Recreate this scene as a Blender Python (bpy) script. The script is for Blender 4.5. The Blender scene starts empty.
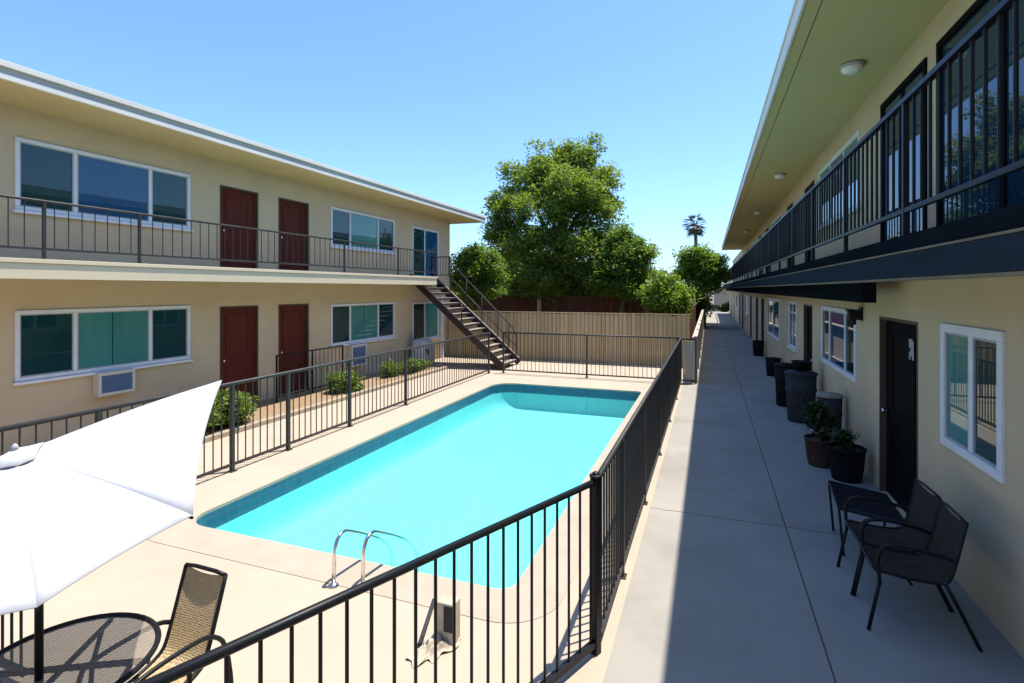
import bpy, bmesh, math, random
import numpy as np
from mathutils import Vector, Matrix
random.seed(7)
RNG = np.random.default_rng(7)
S = bpy.context.scene
COL = S.collection
R = math.radians

# ------------------------------------------------------------------ camera constants
F_PX = 530.0
TH = math.atan(197 / F_PX)
CT, ST = math.cos(TH), math.sin(TH)
EYE = 2.45
ROW0 = 289.0


def ray(px, py, d):
    """point seen at a pixel, d metres deep"""
    a = (px - 512) * d / F_PX
    return Vector((a * CT - d * ST, a * ST + d * CT, EYE - (py - ROW0) * d / F_PX))


def onz(px, py, z=0.0):
    return ray(px, py, (EYE - z) * F_PX / (py - ROW0))


# ------------------------------------------------------------------ materials
MATS = {}


def new_mat(name):
    m = bpy.data.materials.new(name)
    m.use_nodes = True
    nt = m.node_tree
    return m, nt, nt.nodes['Principled BSDF']


def rgba(c):
    return (c[0], c[1], c[2], 1.0)


def noise_mat(name, c1, c2=None, scale=8.0, rough=0.8, bump=0.0, bscale=60.0, spec=0.3, metallic=0.0,
              detail=5.0, stretch=None, big=None):
    """two-tone mottled surface with fine bump; big = (colour, scale, amount) for broad stains"""
    m, nt, p = new_mat(name)
    c2 = c2 or tuple(x * 0.85 for x in c1)
    tc = nt.nodes.new('ShaderNodeTexCoord')
    src = tc.outputs['Object']
    if stretch:
        mp = nt.nodes.new('ShaderNodeMapping')
        mp.inputs['Scale'].default_value = stretch
        nt.links.new(src, mp.inputs['Vector'])
        src = mp.outputs['Vector']
    n = nt.nodes.new('ShaderNodeTexNoise')
    n.inputs['Scale'].default_value = scale
    n.inputs['Detail'].default_value = detail
    nt.links.new(src, n.inputs['Vector'])
    r = nt.nodes.new('ShaderNodeValToRGB')
    r.color_ramp.elements[0].position = 0.32
    r.color_ramp.elements[1].position = 0.68
    r.color_ramp.elements[0].color = rgba(c2)
    r.color_ramp.elements[1].color = rgba(c1)
    nt.links.new(n.outputs['Fac'], r.inputs['Fac'])
    col = r.outputs['Color']
    if big:
        n2 = nt.nodes.new('ShaderNodeTexNoise')
        n2.inputs['Scale'].default_value = big[1]
        n2.inputs['Detail'].default_value = 6
        n2.inputs['Roughness'].default_value = 0.65
        nt.links.new(src, n2.inputs['Vector'])
        r2 = nt.nodes.new('ShaderNodeValToRGB')
        r2.color_ramp.elements[0].position = 0.48
        r2.color_ramp.elements[1].position = 0.75
        r2.color_ramp.elements[0].color = (0, 0, 0, 1)
        r2.color_ramp.elements[1].color = (big[2], big[2], big[2], 1)
        nt.links.new(n2.outputs['Fac'], r2.inputs['Fac'])
        mx = nt.nodes.new('ShaderNodeMix')
        mx.data_type = 'RGBA'
        nt.links.new(r2.outputs['Color'], mx.inputs['Factor'])
        nt.links.new(col, mx.inputs['A'])
        mx.inputs['B'].default_value = rgba(big[0])
        col = mx.outputs['Result']
    nt.links.new(col, p.inputs['Base Color'])
    p.inputs['Roughness'].default_value = rough
    p.inputs['Specular IOR Level'].default_value = spec
    p.inputs['Metallic'].default_value = metallic
    if bump:
        nb = nt.nodes.new('ShaderNodeTexNoise')
        nb.inputs['Scale'].default_value = bscale
        nb.inputs['Detail'].default_value = 4
        nt.links.new(src, nb.inputs['Vector'])
        b = nt.nodes.new('ShaderNodeBump')
        b.inputs['Strength'].default_value = bump
        b.inputs['Distance'].default_value = 0.01
        nt.links.new(nb.outputs['Fac'], b.inputs['Height'])
        nt.links.new(b.outputs['Normal'], p.inputs['Normal'])
    MATS[name] = m
    return m


def glass_mat(name, c1, c2, scale=1.2, rough=0.015):
    m = noise_mat(name, c1, c2, scale=scale, rough=rough, spec=0.4, stretch=(1, 1, 0.15))
    nt = m.node_tree
    p = nt.nodes['Principled BSDF']
    p.inputs['Coat Weight'].default_value = 0.3
    p.inputs['Coat Roughness'].default_value = 0.01
    p.inputs['Coat IOR'].default_value = 1.5
    return m


M = {}
M['stucco'] = noise_mat('stucco_beige', (0.66, 0.51, 0.31), (0.6, 0.465, 0.285), scale=1.6, rough=0.9, bump=0.5,
                        bscale=90, spec=0.03, big=((0.53, 0.41, 0.25), 0.55, 0.4))
M['soffit'] = noise_mat('soffit_paint', (0.55, 0.475, 0.235), (0.52, 0.45, 0.22), scale=1.0, rough=0.85, bump=0.2,
                        bscale=70, spec=0.2)
M['warmsoffit'] = noise_mat('warm_soffit_paint', (0.62, 0.48, 0.25), (0.58, 0.445, 0.23), scale=1.0, rough=0.85, bump=0.2,
                            bscale=70, spec=0.15)
M['tanstrip'] = noise_mat('dull_tan_strip', (0.22, 0.175, 0.11), (0.16, 0.13, 0.085), scale=3, rough=0.8, spec=0.05)
M['cream'] = noise_mat('cream_trim', (0.7, 0.58, 0.38), (0.64, 0.52, 0.34), scale=3, rough=0.55, stretch=(1, .15, 3), spec=0.35)
M['trimwhite'] = noise_mat('white_trim_paint', (0.8, 0.72, 0.6), (0.72, 0.64, 0.52), scale=3, rough=0.5,
                           stretch=(1, .2, 2), spec=0.35)
M['greytrim'] = noise_mat('grey_fascia_paint', (0.42, 0.43, 0.42), (0.36, 0.37, 0.37), scale=3, rough=0.6,
                          stretch=(1, .2, 2))
M['shadetrim'] = noise_mat('fascia_painted_shade', (0.5, 0.46, 0.38), (0.42, 0.38, 0.31), scale=3, rough=0.6, stretch=(1, .2, 2), spec=0.05)  # darker trim tone: shade of the fascia recess put into the colour
M['roofing'] = noise_mat('roof_gravel', (0.4, 0.38, 0.34), (0.25, 0.24, 0.22), scale=40, rough=0.95)
M['white'] = noise_mat('window_frame_white', (0.8, 0.79, 0.76), (0.72, 0.71, 0.68), scale=5, rough=0.4, spec=0.4)
M['slate'] = noise_mat('dark_slate_paint', (0.01, 0.014, 0.018), (0.008, 0.011, 0.014), scale=4, rough=0.65,
                       stretch=(1, .2, 2), spec=0.0)
M['slate2'] = noise_mat('slate_paint_worn', (0.028, 0.038, 0.047), (0.022, 0.031, 0.038), scale=4, rough=0.65,
                        stretch=(1, .2, 2), spec=0.0)
M['black'] = noise_mat('black_metal_paint', (0.013, 0.014, 0.015), (0.009, 0.01, 0.011), scale=15, rough=0.4,
                   spec=0.18, bump=0.05, bscale=120)
M['bronze'] = noise_mat('weathered_fence_paint', (0.052, 0.049, 0.044), (0.032, 0.03, 0.028), scale=10, rough=0.5, spec=0.3,
                        bump=0.08, bscale=120)
M['rust'] = noise_mat('rusty_brown_steel', (0.05, 0.03, 0.022), (0.028, 0.02, 0.017), scale=9, rough=0.7,
                      bump=0.15, bscale=60)
M['tread'] = noise_mat('worn_tread_sunlit_edge', (0.34, 0.29, 0.23), (0.24, 0.2, 0.16), scale=8, rough=0.85)  # tread tops; the same pale tone is painted as sun on the stringer edge
M['reddoor'] = noise_mat('oxblood_door_paint', (0.125, 0.026, 0.014), (0.1, 0.02, 0.011), scale=3, rough=0.6, spec=0.12,
                         stretch=(1, 2, .4), bump=0.08, bscale=40)
M['blackdoor'] = noise_mat('black_door_paint', (0.007, 0.007, 0.008), (0.005, 0.005, 0.006), scale=3, rough=0.6, spec=0.03,
                           stretch=(1, 2, .4))
M['doorframe'] = noise_mat('brown_jamb_wood', (0.12, 0.075, 0.045), (0.08, 0.05, 0.03), scale=6, rough=0.6,
                           stretch=(1, 1, .2))
M['glassdark'] = glass_mat('dark_green_glass', (0.01, 0.05, 0.05), (0.007, 0.036, 0.038))
M['glassdimsky'] = glass_mat('painted_dim_reflection_glass', (0.008, 0.04, 0.075), (0.006, 0.03, 0.055))  # blue reflections of the upper glass painted into the base colour
M['glassdimsky'].node_tree.nodes['Principled BSDF'].inputs['Coat Weight'].default_value = 0.0
M['glassteal'] = glass_mat('teal_curtained_glass', (0.07, 0.26, 0.215), (0.055, 0.2, 0.17))
M['glasssky'] = glass_mat('painted_sky_reflection_glass', (0.01, 0.085, 0.18), (0.008, 0.065, 0.14))  # blue of the reflected sky put into the base colour
M['steel'] = noise_mat('stainless_steel', (0.75, 0.72, 0.68), (0.66, 0.63, 0.6), scale=10, rough=0.18, metallic=1.0)
M['deck'] = noise_mat('deck_concrete', (0.45, 0.365, 0.27), (0.42, 0.34, 0.25), scale=1.4, rough=0.85, bump=0.25,
                      bscale=55, spec=0.2, big=((0.36, 0.285, 0.205), 0.5, 0.55))
M['coping'] = noise_mat('coping_cement', (0.41, 0.345, 0.26), (0.37, 0.31, 0.23), scale=3, rough=0.85, bump=0.3,
                        bscale=70, spec=0.2)
M['plaster'] = noise_mat('pool_plaster_aqua', (0.19, 0.65, 0.64), (0.14, 0.58, 0.585), scale=22, rough=0.7, detail=8)
M['soil'] = noise_mat('dry_planter_soil', (0.33, 0.22, 0.12), (0.25, 0.165, 0.09), scale=14, rough=0.95, bump=0.8, bscale=40)
M['curb'] = noise_mat('curb_concrete', (0.4, 0.32, 0.22), (0.33, 0.26, 0.18), scale=8, rough=0.9, bump=0.4, bscale=40)
M['earth'] = noise_mat('dry_earth', (0.2, 0.15, 0.095), (0.12, 0.1, 0.06), scale=0.8, rough=0.95, bump=0.6, bscale=6)
M['canvas'] = noise_mat('white_canvas', (0.49, 0.49, 0.49), (0.46, 0.46, 0.465), scale=5, rough=0.9, bump=0.06, bscale=250)
M['redwood'] = None
M['concretegrey'] = noise_mat('grey_bin_plastic', (0.05, 0.054, 0.055), (0.035, 0.038, 0.04), scale=5, rough=0.6, spec=0.08)
M['blackplastic'] = noise_mat('black_bin_plastic', (0.012, 0.013, 0.015), (0.009, 0.01, 0.011), scale=5, rough=0.6, spec=0.08)
M['barrel'] = noise_mat('brown_barrel_wood', (0.075, 0.038, 0.022), (0.045, 0.024, 0.014), scale=7, rough=0.7,
                        stretch=(3, 3, .3), bump=0.3, bscale=30)
M['bluegrille'] = noise_mat('blue_grille_metal', (0.11, 0.19, 0.33), (0.085, 0.15, 0.27), scale=4, rough=0.5)
M['acwhite'] = noise_mat('off_white_enamel', (0.68, 0.63, 0.5), (0.6, 0.55, 0.44), scale=4, rough=0.5)
M['lampglass'] = noise_mat('frosted_lamp_glass', (0.8, 0.79, 0.75), (0.75, 0.74, 0.7), scale=4, rough=0.3, spec=0.5)
M['bark'] = noise_mat('bark', (0.16, 0.115, 0.075), (0.08, 0.06, 0.042), scale=5, rough=0.95, stretch=(3, 3, .5), bump=0.9,
                      bscale=18)
M['cloth'] = noise_mat('crumpled_tan_cover', (0.52, 0.44, 0.32), (0.38, 0.32, 0.23), scale=9, rough=0.7, bump=0.5, bscale=14)
M['greycover'] = noise_mat('white_drape', (0.66, 0.62, 0.55), (0.5, 0.47, 0.41), scale=7, rough=0.8, bump=0.5, bscale=12)
M['paleplank'] = None
M['housebeige'] = noise_mat('far_house_stucco', (0.5, 0.42, 0.28), (0.45, 0.38, 0.26), scale=1, rough=0.9)


def plank_mat(name, c1, c2, width=0.15, axis='X', gap=0.10):
    """vertical boards: tone per board, dark gaps, grain along Z"""
    m, nt, p = new_mat(name)
    L = nt.links.new
    tc = nt.nodes.new('ShaderNodeTexCoord')
    sp = nt.nodes.new('ShaderNodeSeparateXYZ')
    L(tc.outputs['Object'], sp.inputs[0])
    dv = nt.nodes.new('ShaderNodeMath')
    dv.operation = 'DIVIDE'
    L(sp.outputs[axis], dv.inputs[0])
    dv.inputs[1].default_value = width
    fl = nt.nodes.new('ShaderNodeMath')
    fl.operation = 'FLOOR'
    L(dv.outputs[0], fl.inputs[0])
    fr = nt.nodes.new('ShaderNodeMath')
    fr.operation = 'FRACT'
    L(dv.outputs[0], fr.inputs[0])
    wn = nt.nodes.new('ShaderNodeTexWhiteNoise')
    wn.noise_dimensions = '1D'
    L(fl.outputs[0], wn.inputs['W'])
    mp = nt.nodes.new('ShaderNodeMapping')
    mp.inputs['Scale'].default_value = (14, 14, 1.2)
    L(tc.outputs['Object'], mp.inputs['Vector'])
    n = nt.nodes.new('ShaderNodeTexNoise')
    n.inputs['Scale'].default_value = 1.5
    n.inputs['Detail'].default_value = 5
    L(mp.outputs['Vector'], n.inputs['Vector'])
    ad = nt.nodes.new('ShaderNodeMath')
    ad.operation = 'ADD'
    L(wn.outputs['Value'], ad.inputs[0])
    L(n.outputs['Fac'], ad.inputs[1])
    hv = nt.nodes.new('ShaderNodeMath')
    hv.operation = 'MULTIPLY'
    L(ad.outputs[0], hv.inputs[0])
    hv.inputs[1].default_value = 0.5
    r = nt.nodes.new('ShaderNodeValToRGB')
    r.color_ramp.elements[0].position = 0.15
    r.color_ramp.elements[1].position = 0.85
    r.color_ramp.elements[0].color = rgba(c2)
    r.color_ramp.elements[1].color = rgba(c1)
    L(hv.outputs[0], r.inputs['Fac'])
    lt = nt.nodes.new('ShaderNodeMath')
    lt.operation = 'LESS_THAN'
    L(fr.outputs[0], lt.inputs[0])
    lt.inputs[1].default_value = gap
    mx = nt.nodes.new('ShaderNodeMix')
    mx.data_type = 'RGBA'
    L(lt.outputs[0], mx.inputs['Factor'])
    L(r.outputs['Color'], mx.inputs['A'])
    mx.inputs['B'].default_value = rgba([x * 0.3 for x in c2])
    L(mx.outputs['Result'], p.inputs['Base Color'])
    p.inputs['Roughness'].default_value = 0.9
    p.inputs['Specular IOR Level'].default_value = 0.1
    return m


M['plank'] = plank_mat('tan_fence_boards', (0.56, 0.425, 0.235), (0.40, 0.30, 0.165), 0.14, 'X', 0.1)
M['redwood'] = plank_mat('red_brown_boards', (0.13, 0.05, 0.028), (0.085, 0.034, 0.02), 0.2, 'X', 0.06)
M['paleplank'] = plank_mat('pale_fence_boards', (0.6, 0.52, 0.4), (0.46, 0.39, 0.3), 0.16, 'Y', 0.12)


def sling_mat(name, c1, c2, scale):
    m, nt, p = new_mat(name)
    L = nt.links.new
    tc = nt.nodes.new('ShaderNodeTexCoord')
    w = nt.nodes.new('ShaderNodeTexWave')
    w.wave_type = 'BANDS'
    w.bands_direction = 'Z'
    w.inputs['Scale'].default_value = scale
    w.inputs['Distortion'].default_value = 6
    w.inputs['Detail'].default_value = 3
    w.inputs['Detail Scale'].default_value = 3
    L(tc.outputs['Object'], w.inputs['Vector'])
    r = nt.nodes.new('ShaderNodeValToRGB')
    r.color_ramp.elements[0].color = rgba(c2)
    r.color_ramp.elements[1].color = rgba(c1)
    L(w.outputs['Fac'], r.inputs['Fac'])
    L(r.outputs['Color'], p.inputs['Base Color'])
    b = nt.nodes.new('ShaderNodeBump')
    b.inputs['Strength'].default_value = 0.6
    b.inputs['Distance'].default_value = 0.004
    L(w.outputs['Fac'], b.inputs['Height'])
    L(b.outputs['Normal'], p.inputs['Normal'])
    p.inputs['Roughness'].default_value = 0.9
    p.inputs['Specular IOR Level'].default_value = 0.05
    return m


M['slingtan'] = sling_mat('tan_woven_sling', (0.62, 0.46, 0.27), (0.42, 0.31, 0.175), 28)
M['slingdark'] = sling_mat('dark_taupe_sling', (0.062, 0.049, 0.038), (0.04, 0.032, 0.026), 28)
M['slingblack'] = sling_mat('black_sling', (0.02, 0.02, 0.022), (0.012, 0.012, 0.014), 28)


def mesh_top_mat():
    """woven wire table top: fine weave with real holes"""
    m, nt, p = new_mat('woven_wire_top')
    L = nt.links.new
    out = nt.nodes['Material Output']
    tc = nt.nodes.new('ShaderNodeTexCoord')
    ch = nt.nodes.new('ShaderNodeTexWave')
    ch.inputs['Scale'].default_value = 22
    ch.inputs['Distortion'].default_value = 3
    ch.inputs['Detail'].default_value = 2
    mp = nt.nodes.new('ShaderNodeMapping')
    mp.inputs['Rotation'].default_value = (0, 0, 0.7)
    L(tc.outputs['Object'], mp.inputs['Vector'])
    L(mp.outputs['Vector'], ch.inputs['Vector'])
    n = nt.nodes.new('ShaderNodeTexNoise')
    n.inputs['Scale'].default_value = 30
    L(tc.outputs['Object'], n.inputs['Vector'])
    r = nt.nodes.new('ShaderNodeValToRGB')
    r.color_ramp.elements[0].color = (0.12, 0.1, 0.075, 1)
    r.color_ramp.elements[1].color = (0.22, 0.185, 0.14, 1)
    L(n.outputs['Fac'], r.inputs['Fac'])
    L(r.outputs['Color'], p.inputs['Base Color'])
    p.inputs['Roughness'].default_value = 0.6
    tr = nt.nodes.new('ShaderNodeBsdfTransparent')
    mx = nt.nodes.new('ShaderNodeMixShader')
    ml = nt.nodes.new('ShaderNodeMath')
    ml.operation = 'MULTIPLY_ADD'
    ml.inputs[1].default_value = 0.5
    ml.inputs[2].default_value = 0.0
    L(ch.outputs['Fac'], ml.inputs[0])
    L(ml.outputs[0], mx.inputs[0])
    L(p.outputs[0], mx.inputs[1])
    L(tr.outputs[0], mx.inputs[2])
    L(mx.outputs[0], out.inputs['Surface'])
    return m


M['wiremesh'] = mesh_top_mat()


def water_mat():
    m, nt, p = new_mat('pool_water')
    L = nt.links.new
    out = nt.nodes['Material Output']
    nt.nodes.remove(p)
    tc = nt.nodes.new('ShaderNodeTexCoord')
    n = nt.nodes.new('ShaderNodeTexNoise')
    n.inputs['Scale'].default_value = 5
    n.inputs['Detail'].default_value = 5
    L(tc.outputs['Object'], n.inputs['Vector'])
    b = nt.nodes.new('ShaderNodeBump')
    b.inputs['Strength'].default_value = 0.35
    b.inputs['Distance'].default_value = 0.02
    L(n.outputs['Fac'], b.inputs['Height'])
    g = nt.nodes.new('ShaderNodeBsdfGlossy')
    g.inputs['Roughness'].default_value = 0.03
    L(b.outputs['Normal'], g.inputs['Normal'])
    t = nt.nodes.new('ShaderNodeBsdfTransparent')
    t.inputs['Color'].default_value = (0.88, 0.99, 0.99, 1)
    f = nt.nodes.new('ShaderNodeFresnel')
    f.inputs['IOR'].default_value = 1.3
    L(b.outputs['Normal'], f.inputs['Normal'])
    mx = nt.nodes.new('ShaderNodeMixShader')
    L(f.outputs[0], mx.inputs[0])
    L(t.outputs[0], mx.inputs[1])
    L(g.outputs[0], mx.inputs[2])
    L(mx.outputs[0], out.inputs['Surface'])
    return m


M['water'] = water_mat()


def tile_mat():
    m, nt, p = new_mat('blue_waterline_tile')
    L = nt.links.new
    tc = nt.nodes.new('ShaderNodeTexCoord')
    geo = nt.nodes.new('ShaderNodeNewGeometry')
    sp = nt.nodes.new('ShaderNodeSeparateXYZ')
    L(tc.outputs['Object'], sp.inputs[0])
    ad = nt.nodes.new('ShaderNodeMath')
    ad.operation = 'ADD'
    L(sp.outputs['X'], ad.inputs[0])
    L(sp.outputs['Y'], ad.inputs[1])
    cb = nt.nodes.new('ShaderNodeCombineXYZ')
    L(ad.outputs[0], cb.inputs['X'])
    L(sp.outputs['Z'], cb.inputs['Y'])
    br = nt.nodes.new('ShaderNodeTexBrick')
    br.offset = 0
    br.inputs['Scale'].default_value = 1
    br.inputs['Brick Width'].default_value = 0.15
    br.inputs['Row Height'].default_value = 0.10
    br.inputs['Mortar Size'].default_value = 0.006
    br.inputs['Color1'].default_value = (0.013, 0.075, 0.13, 1)
    br.inputs['Color2'].default_value = (0.018, 0.1, 0.16, 1)
    br.inputs['Mortar'].default_value = (0.03, 0.12, 0.17, 1)
    L(cb.outputs[0], br.inputs['Vector'])
    L(br.outputs['Color'], p.inputs['Base Color'])
    p.inputs['Roughness'].default_value = 0.25
    return m


M['tile'] = tile_mat()


def leaf_mat(name, c1, c2, c3, trans=0.48):
    m, nt, p = new_mat(name)
    L = nt.links.new
    out = nt.nodes['Material Output']
    geo = nt.nodes.new('ShaderNodeNewGeometry')
    r = nt.nodes.new('ShaderNodeValToRGB')
    r.color_ramp.elements[0].color = rgba(c1)
    r.color_ramp.elements[1].color = rgba(c3)
    e = r.color_ramp.elements.new(0.5)
    e.color = rgba(c2)
    L(geo.outputs['Random Per Island'], r.inputs['Fac'])
    L(r.outputs['Color'], p.inputs['Base Color'])
    p.inputs['Roughness'].default_value = 0.5
    p.inputs['Specular IOR Level'].default_value = 0.3
    t = nt.nodes.new('ShaderNodeBsdfTranslucent')
    g = nt.nodes.new('ShaderNodeMix')
    g.data_type = 'RGBA'
    g.blend_type = 'MULTIPLY'
    g.inputs['Factor'].default_value = 1
    L(r.outputs['Color'], g.inputs['A'])
    g.inputs['B'].default_value = (1.7, 1.6, 0.5, 1)
    L(g.outputs['Result'], t.inputs['Color'])
    mx = nt.nodes.new('ShaderNodeMixShader')
    mx.inputs[0].default_value = trans
    L(p.outputs[0], mx.inputs[1])
    L(t.outputs[0], mx.inputs[2])
    L(mx.outputs[0], out.inputs['Surface'])
    return m


M['leafdark'] = leaf_mat('dark_green_leaves', (0.095, 0.15, 0.025), (0.155, 0.225, 0.042), (0.22, 0.3, 0.07))
M['leafmid'] = leaf_mat('mid_green_leaves', (0.08, 0.145, 0.022), (0.125, 0.205, 0.035), (0.18, 0.265, 0.055))
M['leafbright'] = leaf_mat('yellow_green_leaves', (0.11, 0.19, 0.025), (0.16, 0.25, 0.035), (0.21, 0.31, 0.06), 0.4)
M['leafshrub'] = leaf_mat('shrub_leaves', (0.09, 0.14, 0.02), (0.14, 0.2, 0.03), (0.19, 0.25, 0.05), 0.3)
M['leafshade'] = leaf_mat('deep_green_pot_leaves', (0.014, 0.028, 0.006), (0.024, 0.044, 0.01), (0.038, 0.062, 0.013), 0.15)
M['palmtrunk'] = noise_mat('grey_palm_trunk', (0.12, 0.105, 0.085), (0.07, 0.06, 0.05), scale=6, rough=0.95)
M['palm'] = leaf_mat('palm_leaves', (0.015, 0.026, 0.012), (0.024, 0.04, 0.017), (0.035, 0.055, 0.02), 0.1)

# ------------------------------------------------------------------ mesh builder


class MB:
    def __init__(self):
        self.v, self.f, self.sm = [], [], []

    def quad(self, a, b, c, d):
        i = len(self.v)
        self.v += [tuple(a), tuple(b), tuple(c), tuple(d)]
        self.f.append((i, i + 1, i + 2, i + 3))
        self.sm.append(False)

    def box(self, x0, x1, y0, y1, z0, z1, M4=None):
        i = len(self.v)
        ps = [(x0, y0, z0), (x1, y0, z0), (x1, y1, z0), (x0, y1, z0), (x0, y0, z1), (x1, y0, z1), (x1, y1, z1), (x0, y1, z1)]
        if M4:
            ps = [tuple(M4 @ Vector(q)) for q in ps]
        self.v += ps
        for q in ((0, 3, 2, 1), (4, 5, 6, 7), (0, 1, 5, 4), (1, 2, 6, 5), (2, 3, 7, 6), (3, 0, 4, 7)):
            self.f.append(tuple(i + k for k in q))
            self.sm.append(False)
        return self

    def beam(self, p, q, w, h, up=(0, 0, 1)):
        """rectangular bar from p to q, w wide sideways, h tall (centred)"""
        p, q = Vector(p), Vector(q)
        t = (q - p).normalized()
        u = Vector(up)
        s = t.cross(u)
        if s.length < 1e-5:
            s = t.cross(Vector((1, 0, 0)))
        s.normalize()
        n = s.cross(t)
        i = len(self.v)
        for e in (p, q):
            for a, b in ((-1, -1), (1, -1), (1, 1), (-1, 1)):
                self.v.append(tuple(e + s * (a * w / 2) + n * (b * h / 2)))
        for k in ((3, 2, 1, 0), (4, 5, 6, 7), (0, 1, 5, 4), (1, 2, 6, 5), (2, 3, 7, 6), (3, 0, 4, 7)):
            self.f.append(tuple(i + j for j in k))
            self.sm.append(False)
        return self

    def tube(self, pts, r, n=8, cap=True):
        pts = [Vector(p) for p in pts]
        rs = r if isinstance(r, (list, tuple)) else [r] * len(pts)
        base = len(self.v)
        prev = None
        for k, p in enumerate(pts):
            if k == 0:
                t = pts[1] - p
            elif k == len(pts) - 1:
                t = p - pts[k - 1]
            else:
                t = (pts[k + 1] - p).normalized() + (p - pts[k - 1]).normalized()
            t.normalize()
            if prev is None:
                ref = Vector((0, 0, 1)) if abs(t.z) < 0.9 else Vector((1, 0, 0))
                u = t.cross(ref).normalized()
            else:
                u = (prev - t * prev.dot(t)).normalized()
            prev = u
            w = t.cross(u)
            for j in range(n):
                a = 2 * math.pi * j / n
                self.v.append(tuple(p + (u * math.cos(a) + w * math.sin(a)) * rs[k]))
        for k in range(len(pts) - 1):
            for j in range(n):
                a, b = base + k * n + j, base + k * n + (j + 1) % n
                self.f.append((a, b, b + n, a + n))
                self.sm.append(n > 5)
        if cap:
            self.f.append(tuple(base + j for j in reversed(range(n))))
            self.f.append(tuple(base + (len(pts) - 1) * n + j for j in range(n)))
            self.sm += [False, False]
        return self

    def lathe(self, prof, cx, cy, n=24, close=True):
        base = len(self.v)
        for r, z in prof:
            for j in range(n):
                a = 2 * math.pi * j / n
                self.v.append((cx + r * math.cos(a), cy + r * math.sin(a), z))
        for k in range(len(prof) - 1):
            for j in range(n):
                a, b = base + k * n + j, base + k * n + (j + 1) % n
                self.f.append((a, b, b + n, a + n))
                self.sm.append(True)
        if close:
            self.f.append(tuple(base + j for j in reversed(range(n))))
            self.f.append(tuple(base + (len(prof) - 1) * n + j for j in range(n)))
            self.sm += [False, False]
        return self

    def build(self, name, mat, parent=None, bevel=0.0, off=None):
        me = bpy.data.meshes.new(name)
        o3 = Vector((0, 0, 0))
        if off is not None:
            o3 = Vector(off)
        elif parent is not None:
            o3 = world_loc(parent)
        me.from_pydata([(x - o3.x, y - o3.y, z - o3.z) for x, y, z in self.v], [], self.f)
        me.polygons.foreach_set('use_smooth', self.sm)
        me.materials.append(mat)
        me.update()
        o = bpy.data.objects.new(name, me)
        COL.objects.link(o)
        if parent is not None:
            o.parent = parent
        if bevel:
            b = o.modifiers.new('bevel', 'BEVEL')
            b.width = bevel
            b.segments = 2
            b.limit_method = 'ANGLE'
        return o


def world_loc(o):
    l = Vector(o.location)
    while o.parent is not None:
        o = o.parent
        l += Vector(o.location)
    return l


def empty(name, loc, label, cat, group=None):
    o = bpy.data.objects.new(name, None)
    COL.objects.link(o)
    o.empty_display_size = 0.2
    o.location = loc
    o['label'] = label
    o['category'] = cat
    if group:
        o['group'] = group
    return o


def tag(o, label, cat, group=None):
    o['label'] = label
    o['category'] = cat
    if group:
        o['group'] = group
    return o


def struct(o):
    o['kind'] = 'structure'
    return o


def copy_thing(src, loc, label=None, rz=None, scale=None):
    def rec(o, par):
        c = o.copy()
        COL.objects.link(c)
        c.parent = par
        for ch in list(o.children):
            rec(ch, c)
        return c
    r = rec(src, None)
    r.location = loc
    if rz is not None:
        r.rotation_euler.z = rz
    if scale is not None:
        r.scale = scale
    if label:
        r['label'] = label
    return r


def lerp(a, b, t):
    return a + (b - a) * t


# ------------------------------------------------------------------ ground, deck, pool
PX0, PX1, PY0, PY1 = -5.2, -1.5, 4.02, 12.95


def round_rect(x0, x1, y0, y1, rad, n=8):
    """rad: radii at (x0,y0), (x1,y0), (x1,y1), (x0,y1)"""
    cs = [(x0 + rad[0], y0 + rad[0], 180, rad[0]), (x1 - rad[1], y0 + rad[1], 270, rad[1]),
          (x1 - rad[2], y1 - rad[2], 0, rad[2]), (x0 + rad[3], y1 - rad[3], 90, rad[3])]
    out = []
    for cx, cy, a0, r in cs:
        for k in range(n + 1):
            a = R(a0 + 90 * k / n)
            out.append((cx + r * math.cos(a), cy + r * math.sin(a)))
    return out


RAD = (0.3, 0.16, 0.16, 0.55)
POOL = round_rect(PX0, PX1, PY0, PY1, RAD)


def sheet_with_hole(name, outer, hole, z, mat, thick=0.0):
    bm = bmesh.new()
    edges = []
    for loop in (outer, hole):
        vs = [bm.verts.new((x, y, z)) for x, y in loop]
        for i in range(len(vs)):
            edges.append(bm.edges.new((vs[i], vs[(i + 1) % len(vs)])))
    bmesh.ops.triangle_fill(bm, use_beauty=True, use_dissolve=False, edges=edges)
    for f in bm.faces:
        if f.normal.z < 0:
            f.normal_flip()
    me = bpy.data.meshes.new(name)
    bm.to_mesh(me)
    bm.free()
    me.materials.append(mat)
    o = bpy.data.objects.new(name, me)
    COL.objects.link(o)
    return struct(o)


def rect(x0, x1, y0, y1):
    return [(x0, y0), (x1, y0), (x1, y1), (x0, y1)]


sheet_with_hole('ground', rect(-260, 260, -120, 420), rect(-5.9, -0.9, 3.2, 13.6), -0.06, M['earth'])
sheet_with_hole('pool_deck', rect(-7.5, -0.62, -8, 17.3), POOL, 0.0, M['deck'])
# thin cement band on the near and right rim of the pool
nb = MB()
cz = 0.004
ib = [(PX0 + 0.06, PY0 - 0.012), (PX1 + 0.012, PY0 - 0.012)]
inner = round_rect(PX0 - 0.012, PX1 + 0.012, PY0 - 0.012, PY1 + 0.012, RAD)
outer = round_rect(PX0 - 0.42, PX1 + 0.42, PY0 - 0.42, PY1 + 0.42, [r + 0.3 for r in RAD])
n_loop = len(inner)
for i in range(n_loop):
    j = (i + 1) % n_loop
    mid = inner[i]
    near_side = i < 26 and i >= 3
    if near_side:
        nb.quad((*outer[i], cz), (*outer[j], cz), (*inner[j], cz), (*inner[i], cz))
struct(nb.build('pool_coping', M['coping']))


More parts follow.
